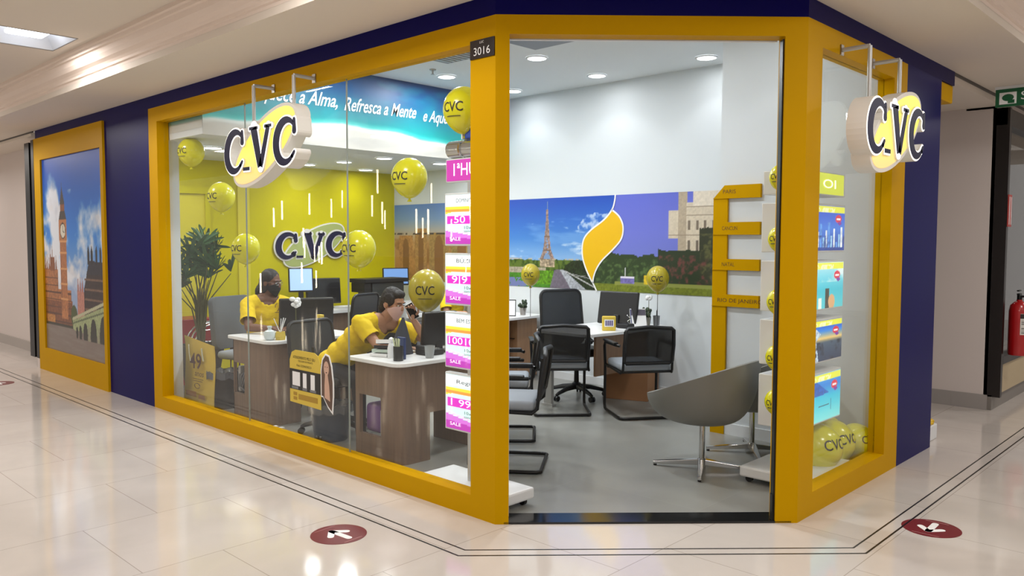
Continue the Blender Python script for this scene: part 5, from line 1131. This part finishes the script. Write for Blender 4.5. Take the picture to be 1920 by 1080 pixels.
for i, (x, y, z, L) in enumerate(fans):
    b = MB(); bx, by = .60+random.uniform(-.05, .05), 4.92+random.uniform(-.05, .05); mid = (bx*.7+x*.3, by*.7+y*.3, .45+(z-.45)*.62)
    b.tube([(bx, by, .44), mid, (x, y, z-.02)], [.011, .007, .004], 6); o = build(b, 'stem', m_stem, t, smooth=True)
    out = Vector((x-.60, y-4.92, .16)).normalized(); side = out.cross(Vector((0, 0, 1))).normalized(); up = side.cross(out); b = MB(); nb = 8
    for k in range(nb):
        a = math.radians(-82+164*k/(nb-1)+random.uniform(-5, 5)); d = (out*math.cos(a)*.75+side*math.sin(a)+up*(.95-.25*abs(math.sin(a)))).normalized(); l = L*random.uniform(.75, .98); w = .019
        nrm = d.cross(up).normalized(); nrm = side*math.cos(a)-out*math.sin(a); p0 = Vector((x, y, z)); vs = []
        for s, ww in ((0, .25), (.25, .9), (.6, 1.0), (.9, .7), (1, .15)):
            c = p0+d*l*s-Vector((0, 0, .22*l*s*s)); vs += [tuple(c-nrm*w*ww), tuple(c+up*.004), tuple(c+nrm*w*ww)]
        fs = []
        for j in range(4): fs += [(3*j, 3*j+1, 3*j+4, 3*j+3), (3*j+1, 3*j+2, 3*j+5, 3*j+4)]
        b.add(vs, fs)
    build(b, 'fan_leaf', m_leaf, t)
# yellow card in front of the pot
t = thing('cardboard_display', 'curved yellow cardboard display with hand-drawn lettering in front of the palm pot', 'display card', (.30, 4.3, 0))
b = MB(); vs = []; fs = []; n = 10
def card(s, v): return (.30+.03*math.sin(v*3.1)-.02*s, 4.66-.67*s+.03*math.sin(v*4.5), .012+v*(.66-.05*s))
for sidx in (0, 1):
    for j in range(n+1):
        for i in range(n+1): p = card(i/n, j/n); vs.append((p[0]+.004*sidx, p[1], p[2]))
for sidx in (0, 1):
    for j in range(n):
        for i in range(n): a = sidx*(n+1)**2+j*(n+1)+i; fs.append((a, a+1, a+n+2, a+n+1))
b.add(vs, fs); build(b, 'card', m_card_yellow, t, smooth=True)
Mc = frame((.272, 4.33, 0), (.03, -.67, 0), (0, 0, 1))
m_maroon = mat('maroon_print', (66, 26, 30), .6)
text_on('49', Mc @ Matrix.Translation((-.0, .44, .0)), .21, m_maroon, t, 'number', width=.22, bold=.012); text_on('anos', Mc @ Matrix.Translation((.06, .33, .0)), .08, m_maroon, t, 'word', width=.17, shear=.2)
b = MB()
for z, w in ((.275, .2), (.255, .18)): b.box(-.06, -.06+w, z, z+.005, 0, .001, Mc)
b.tube([(.02+.05*math.cos(a), .21+.025*math.sin(a), 0) for a in [k*.5 for k in range(13)]], .003, 5, Mc); build(b, 'squiggle', m_maroon, t)
b = MB(); b.box(-.2, .0, .10, .15, 0, .001, Mc); b.box(.04, .16, .09, .13, 0, .001, Mc); build(b, 'brown_bars', mat('tan_print', (160, 118, 76), .6), t)
b = MB(); b.tube([(-.13, .60, 0), (-.12, .5, 0), (-.10, .44, 0)], .006, 6, Mc); b.tube([(.12, .58, 0), (.13, .52, 0), (.15, .46, 0)], .008, 6, Mc); build(b, 'drawn_balloons', mat('pale_print', (196, 196, 176), .6), t)
# information card and portrait cutout on the glass
t = thing('information_card', 'yellow and black information card stuck low on the left glass', 'poster', (.06, 2.06, .38))
Mi = frame((.0625, 2.275, .38), (0, -1, 0), (0, 0, 1)); Wc, Hc = .42, .40
pts = [(0, 0), (Wc, -.01), (Wc, Hc-.08), (Wc-.03, Hc-.02), (Wc-.08, Hc), (.08, Hc), (.03, Hc-.02), (0, Hc-.08)]
b = MB(); b.prism(pts, -.004, 0, Mi); build(b, 'card', m_card_yellow, t)
b = MB(); b.box(0, Wc, .10, .255, 0, .001, Mi); build(b, 'dark_band', mat('card_black', (34, 32, 30), .5), t)
b = MB(); b.box(.04, .145, .13, .235, .001, .002, Mi); b.box(.185, .235, .125, .235, .001, .002, Mi); b.box(.29, .345, .12, .235, .001, .002, Mi); build(b, 'pale_panels', m_paper, t)
b = MB()
for x0, x1, z0 in ((.03, .12, .105), (.18, .24, .105), (.28, .36, .105)): b.box(x0, x1, z0, z0+.018, .001, .002, Mi)
build(b, 'grey_captions', m_grey_plastic, t)
text_on('ATENDIMENTO PELO SEU', Mi @ Matrix.Translation((.2, .345, .001)), .03, m_black_text, t, 'text_line', width=.30); text_on('CELULAR OU WHATS', Mi @ Matrix.Translation((.22, .32, .001)), .02, m_black_text, t, 'text_line', width=.2); text_on('Fale CONOSCO', Mi @ Matrix.Translation((.2, .285, .001)), .024, m_black_text, t, 'text_line', width=.2)
b = MB(); b.box(.05, .10, .055, .08, 0, .001, Mi); b.box(.05, .10, .02, .045, 0, .001, Mi); b.box(.12, .38, .03, .07, 0, .001, Mi); build(b, 'brown_bars', mat('ochre_print', (170, 134, 40), .6), t)
t = thing('portrait_cutout', 'life-like cardboard cutout of a long-haired person beside the information card', 'cutout', (.06, 1.76, .36))
Mp = frame((.0605, 1.85, .37), (0, -1, 0), (0, 0, 1)); pts = [(0, .10), (.0, .30), (.02, .38), (.06, .42), (.11, .41), (.145, .34), (.165, .22), (.165, .12), (.15, -.01), (.09, .03), (.03, .10)]
b = MB(); b.prism(pts, -.004, 0, Mp); build(b, 'white_edge', m_paper, t)
b = MB(); b.prism([(.012, .11), (.012, .29), (.03, .37), (.065, .408), (.105, .40), (.133, .33), (.152, .22), (.152, .12), (.14, .012), (.09, .045), (.03, .11)], 0, .001, Mp); build(b, 'hair', mat('brown_hair_print', (96, 74, 62), .6), t)
b = MB(); b.prism(ellipse_pts(.076, .315, .033, .052, 0, 24), .001, .0018, Mp); b.prism([(.05, .19), (.06, .28), (.09, .28), (.11, .19), (.12, .08), (.05, .1)], .001, .0016, Mp); build(b, 'face', mat('face_print', (206, 168, 146), .6), t)
b = MB()
for x in (.062, .09): b.prism(ellipse_pts(x, .325, .006, .003, 0, 10), .0018, .0022, Mp)
b.prism(ellipse_pts(.077, .285, .01, .0035, 0, 10), .0018, .0022, Mp); build(b, 'features', m_maroon, t)
# ---------------------------------------------------------------- people
def head(b, c, f, s=1.0):
    """skull, jaw, nose, brow, lips and ears around c, looking along f"""
    f = Vector(f).normalized(); r = f.cross(Vector((0, 0, 1))).normalized(); u = r.cross(f)
    H = Matrix.Identity(4)
    for i in range(3): H[i][0] = r[i]*s; H[i][1] = f[i]*s; H[i][2] = u[i]*s; H[i][3] = c[i]
    b.ell((0, -.012, .022), (.076, .094, .094), H); b.ell((0, .018, -.035), (.060, .072, .080), H); b.ell((0, .050, -.088), (.028, .026, .022), H)
    b.ell((0, .092, -.015), (.013, .022, .026), H); b.ell((0, .100, -.026), (.018, .014, .010), H); b.ell((0, .070, .028), (.052, .02, .012), H); b.ell((0, .082, -.058), (.024, .012, .010), H)
    for q in (-1, 1): b.ell((q*.078, -.008, -.01), (.012, .022, .032), H); b.ell((q*.042, .055, -.02), (.022, .022, .022), H)
    return H
def hand(b, wrist, d, palm, s=1.0, curl=.5, spread=1.0, left=False):
    """palm and five separate bent fingers; d = pointing direction, palm = palm normal"""
    d = Vector(d).normalized(); p = Vector(palm); p = (p-d*p.dot(d)).normalized(); x = d.cross(p)*(1 if not left else -1); w = Vector(wrist)
    capsule(b, w, w+d*.03, .024*s, .026*s)
    for k in range(4): capsule(b, w+d*.025+x*(-.028+.0187*k)*s*.7, w+d*.085*s+x*(-.03+.02*k)*s, .014*s, .0115*s)
    for k, L in enumerate((.072, .080, .075, .058)):
        q = w+d*.088*s+x*(-.031+.0207*k)*s; a = 0; dd = d+x*(.10*(k-1.5)*spread)
        for j, seg in enumerate((.45, .32, .23)):
            a += curl*(.55+.25*j); v = (dd*math.cos(a)+p*math.sin(a)).normalized(); e = q+v*L*seg*s; capsule(b, q, e, (.0092-.0008*j)*s, (.0085-.001*j)*s, 10); q = e
    q = w+d*.03*s-x*.026*s; v1 = (d*.6-x*.75+p*.25).normalized(); e = q+v1*.036*s; capsule(b, q, e, .013*s, .0105*s, 10); v2 = (d*.85-x*.25+p*.35).normalized(); e2 = e+v2*.03*s; capsule(b, e, e2, .0105*s, .0095*s, 10); e3 = e2+(d*.8+p*.5).normalized()*.024*s; capsule(b, e2, e3, .0095*s, .008*s, 10)
def eyes(H, parent, m):
    for q in (-1, 1):
        b = MB(); b.ell((q*.031, .080, .004), (.0125, .008, .0062), H, 12, 8); o = build(b, 'eye', m_paper, parent, smooth=True)
        b = MB(); b.ell((q*.031, .0865, .004), (.0052, .003, .0052), H, 10, 6); build(b, 'iris', m, o, smooth=True)
        b = MB(); b.tube([(q*.014, .089, .023), (q*.032, .090, .030), (q*.050, .078, .025)], .0036, 6, H); build(b, 'eyebrow', m_hair, parent, smooth=True)
m_iris = mat('brown_iris', (50, 30, 20), .3)
def mask(H, m, parent, strap=True):
    b = MB(); nu, nv = 22, 12; vs = []; fs = []
    for j in range(nv+1):
        v = j/nv
        for i in range(nu+1):
            a = math.radians(-82+164*i/nu); edge = abs(a)/1.43; zt = .002-.040*edge**2; zb = -.128+.072*edge**1.6; z = zt*(1-v)+zb*v
            bul = math.cos(a)*(1-.6*abs(v-.45)); R = .082
            vs.append((.079*math.sin(a)*(1-.14*v), -.005+.082*math.cos(a)**.8*(1-.10*v) + .030*max(0, math.cos(a))**2*(1-abs(v-.42)*1.25) if math.cos(a) > 0 else -.005, z))
    for j in range(nv):
        for i in range(nu): a = j*(nu+1)+i; fs.append((a, a+1, a+nu+2, a+nu+1))
    b.add(vs, fs, H); o = build(b, 'face_mask', m, parent, smooth=True)
    md = o.modifiers.new('thick', 'SOLIDIFY'); md.thickness = .004; md.offset = 1
    b = MB()
    for q in (-1, 1): b.tube([(q*.072, .012, -.035), (q*.082, -.012, -.005), (q*.084, -.03, .015)], .002, 5, H); b.tube([(q*.072, .008, -.055), (q*.083, -.02, -.035), (q*.084, -.032, -.01)], .002, 5, H)
    build(b, 'ear_loops', m, o)
def person(lab, root, hip, chest, neck, headc, f, armR, armL, m_skin, hs=1.0, hands=(None, None), legs=True, sh=.165):
    """arm = (shoulder, elbow, wrist)"""
    t = thing('person', lab, 'person', root)
    hip, chest, neck, headc = map(Vector, (hip, chest, neck, headc)); b = MB()
    side = Vector(armR[0])-Vector(armL[0]); side.normalize()
    def torso(b, g, skin=True):
        mid = hip.lerp(chest, .5)
        for c, rx, ry in ((hip, .155, .115), (hip.lerp(chest, .25), .15, .11), (mid, .145, .105), (hip.lerp(chest, .75), .155, .11), (chest, .165, .115), (chest.lerp(neck, .35), .15, .10), (chest.lerp(neck, .6), .125, .08)):
            up = (chest-hip).normalized(); fw = side.cross(up); T = Matrix.Identity(4); sd = up.cross(fw).normalized()
            for i in range(3): T[i][0] = sd[i]; T[i][1] = fw[i]; T[i][2] = up[i]; T[i][3] = c[i]
            b.ell((0, 0, 0), (rx+g, ry+g, .10+g), T)
        for A in (armR, armL): capsule(b, chest.lerp(neck, .62)+(Vector(A[0])-chest)*.25, A[0], .062+g, .056+g)
    torso(b, -.004)
    capsule(b, chest.lerp(neck, .7), neck, .058, .050); capsule(b, neck, headc+Vector((0, 0, -.05)), .050, .048)
    H = head(b, headc, f, hs)
    for A, hd in ((armR, hands[0]), (armL, hands[1])):
        s, e, w = map(Vector, A); capsule(b, s, e, .047, .038); capsule(b, e, e.lerp(w, .35), .038, .037); capsule(b, e.lerp(w, .35), w, .037, .025)
        if hd: hand(b, w, hd[0], hd[1], .97, hd[2], left=hd[3])
    body = organic(b, 'body', m_skin, t, voxel=.0055, sm=4)
    b = MB(); torso(b, .012)
    up = (neck-chest).normalized()
    for A in (armR, armL):
        s, e, w = map(Vector, A); capsule(b, s, s.lerp(e, .35), .066, .070); capsule(b, s.lerp(e, .35), s.lerp(e, .72), .070, .074)
    sh_ = organic(b, 'shirt', m_shirt, t, voxel=.008, sm=5, noise=.016, nscale=.07)
    # open the sleeves: trim the shirt at the cuffs and at the neckline
    inv = WM[t.name].inverted(); bm = bmesh.new(); bm.from_mesh(sh_.data); kill = []
    nk = inv @ (neck+up*-.005); fwd = Vector(f).normalized()
    for v in bm.verts:
        for A in (armR, armL):
            s, e, w = map(Vector, A); s = inv @ s; e = inv @ e; tt = (v.co-s).dot(e-s)/(e-s).length_squared
            if tt > .74 and (v.co-s-(e-s)*tt).length < .10: kill.append(v); break
        else:
            dn = v.co-nk
            if dn.dot(up) > -.012-.045*max(0, dn.dot(fwd))/.06 and dn.length < .12: kill.append(v)
    bmesh.ops.delete(bm, geom=list(set(kill)), context='VERTS'); bm.to_mesh(sh_.data); bm.free()
    md = sh_.modifiers.new('thick', 'SOLIDIFY'); md.thickness = .003
    if legs:
        b = MB(); sd = side; fr = Vector((f[0], f[1], 0)).normalized(); L = []
        for q in (-1, 1):
            h0 = hip+sd*.09*q+Vector((0, 0, -.05)); kn = h0+fr*.40+sd*.05*q; kn.z = .50; ft = kn+fr*.02; ft.z = .09
            capsule(b, h0, kn, .088, .062); capsule(b, kn, ft, .060, .042); L.append((ft, fr))
        b.ell(hip+Vector((0, 0, -.03)), (.165, .15, .10)); organic(b, 'trousers', m_trousers, t, voxel=.010, sm=4)
        for ft, fr in L:
            b = MB(); capsule(b, ft+Vector((0, 0, -.045)), ft+fr*.15+Vector((0, 0, -.055)), .038, .032); organic(b, 'shoe', m_black, t, voxel=.008, sm=3)
    return t, H, body, sh_
def hair(H, parent, extra=(), m=m_hair, front=.055, low=-.05, voxel=.006):
    b = MB(); b.ell((0, -.022, .038), (.084, .094, .090), H); b.ell((0, -.055, -.0), (.080, .065, .085), H)
    for e in extra:
        if len(e) == 2: b.ell(e[0], e[1], H)
        else: capsule(b, H @ Vector(e[0]), H @ Vector(e[1]), e[2], e[3])
    return organic(b, 'hair', m, parent, voxel=voxel, sm=3, noise=.008, nscale=.02)
# 1: seated at the left desk, black mask, glasses, long dark hair
fA = Vector((.42, -.90, -.18))
t, H, bd, s1 = person('person with black mask and long dark hair in yellow T-shirt, seated at left desk', (.82, 4.0, 0), (.80, 4.02, .56), (.77, 3.92, .92), (.78, 3.89, 1.075), (.815, 3.86, 1.205), fA,
    ((.585, 3.90, 1.00), (.50, 3.72, .80), (.60, 3.50, .80)), ((.945, 3.80, .99), (1.0, 3.58, .80), (.78, 3.46, .80)), m_skin_dark, 1.0,
    (((.75, -.55, .0), (.1, -.1, -1), .5, False), ((-.75, -.5, .05), (0, -.1, -1), .5, True)))
eyes(H, t, m_iris); mask(H, mat('black_mask_cloth', (16, 16, 18), .8), t)
hair(H, t, [((-.03, -.08, .0), (.03, -.10, -.10), .045, .04), ((.03, -.10, -.10), (.02, -.10, -.22), .04, .026), ((.055, -.02, .05), (.05, .06, .06)), ((.065, -.03, -.02), (.02, .05, .09))])
b = MB()
for q in (-1, 1): b.tube([(q*.033+.021*math.cos(a), .098-abs(q*.033+.021*math.cos(a))*.1, .003+.015*math.sin(a)) for a in [2*math.pi*k/16 for k in range(16)]], .0015, 5, H, closed=True); b.tube([(q*.054, .09, .006), (q*.08, .02, .008), (q*.082, -.02, .0)], .0013, 5, H)
b.tube([(-.013, .099, .008), (.013, .099, .008)], .0013, 5, H); build(b, 'glasses', m_chrome, t)
def badge(t, sh, c, d, r=.03):
    pass
F1 = frame((.835, 3.772, .965), (-.88, -.42, 0), (0, .05, 1)); b = MB(); b.tube([(.03*math.cos(a), .035*math.sin(a), .012) for a in [k*.6 for k in range(9)]], .003, 5, F1); b.tube([(-.02, -.05, .012), (.04, -.045, .012)], .003, 5, F1); build(b, 'shirt_print', m_maroon, t)
# 2: leaning over the nearest desk, pink mask, phone in the left hand
fB = Vector((.22, -.92, -.30))
t, H, bd, s2 = person('person with pink mask in yellow T-shirt, leaning over the nearest desk holding a phone', (.60, 2.42, 0), (.56, 2.42, .60), (.74, 2.20, .875), (.83, 2.11, .965), (.885, 2.055, 1.10), fB,
    ((.585, 2.10, .955), (.62, 1.93, .80), (.74, 1.74, .775)), ((.985, 2.12, .90), (1.12, 1.92, .785), (.975, 1.915, .965)), m_skin_light, 1.0,
    (((.55, -.80, -.05), (0, -.05, -1), .45, False), ((-.25, .0, .95), (-.5, -.6, -.1), .75, True)))
eyes(H, t, m_iris); mask(H, mat('pink_mask_cloth', (228, 190, 186), .8), t)
hair(H, t, [((.0, .035, .085), (.06, .045, .035)), ((.06, -.01, .03), (.03, .06, .06)), ((-.06, -.01, .03), (.03, .06, .06)), ((0, -.07, -.06), (.07, .05, .05))])
F2 = frame((.80, 2.04, .86), (-.75, -.62, 0), (.1, .1, 1)); b = MB(); b.tube([(-.03, .11, .09), (.0, .03, .085), (.03, -.04, .075), (.05, .1, .09)], .003, 5, F2); build(b, 'lanyard', m_black, t)
ph = thing('smartphone', 'dark smartphone in pale case held before the pink mask', 'phone', (.93, 1.90, 1.0)); Fp = frame((.955, 1.905, 1.035), (.55, -.35, .35), (-.25, .1, .95)); b = MB(); b.rbox(-.036, .036, -.07, .07, -.005, .005, .004, Fp); build(b, 'case', m_paper, ph); b = MB(); b.box(-.032, .032, -.065, .065, .0051, .0056, Fp); b.box(-.032, .032, -.065, .065, -.0058, -.0052, Fp); build(b, 'screen', m_screen_dark, ph)
# 3: partly hidden yellow shirt at the back
fC = Vector((.5, -.8, -.3))
t, H, bd, s3 = person('person in a yellow shirt at the back, mostly hidden by the pink light boxes', (3.78, 4.5, 0), (3.74, 4.56, .50), (3.70, 4.46, .84), (3.70, 4.42, .98), (3.74, 4.38, 1.10), fC,
    ((3.52, 4.42, .92), (3.46, 4.30, .70), (3.56, 4.12, .72)), ((3.86, 4.38, .92), (3.88, 4.22, .72), (3.8, 4.08, .74)), m_skin_light, 1.0, (((.4, -.9, 0), (0, 0, -1), .4, False), ((-.2, -.9, 0), (0, 0, -1), .4, True)), legs=False)
eyes(H, t, m_iris); hair(H, t)
b = MB(); b.rbox(3.50, 3.92, 4.36, 4.72, .42, .48, .02); o = thing('stool', 'dark stool under the person at the back', 'stool', (3.7, 4.55, 0)); build(b, 'seat', m_black, o); b = MB(); b.tube([(3.72, 4.55, .006), (3.72, 4.55, .42)], .03, 10); build(b, 'post', m_black, o)
# hanging light rods of the atrium behind the camera; the glass fronts mirror them
random.seed(5)
r0 = None
for k in range(30):
    x = -6.6-random.uniform(0, 3.2); y = 7.2-(x+6.6)*1.0+random.uniform(-1.5, 8.0); z = random.uniform(.5, 2.95)
    lab = 'slim vertical light rod hanging behind the camera, mirrored in the left glass'
    if r0 is None:
        r0 = thing('pendant_light', lab, 'pendant lamp', (x, y, z), 0, 'atrium light rods'); b = MB(); b.tube([(0, 0, -.24), (0, 0, .24)], .015, 8); build(b, 'light_tube', m_rod, r0, local=True)
        b = MB(); b.tube([(0, 0, .24), (0, 0, 1.2)], .003, 5); build(b, 'cord', m_black, r0, local=True)
    else: dup(r0, (x, y, z), 0, lab)
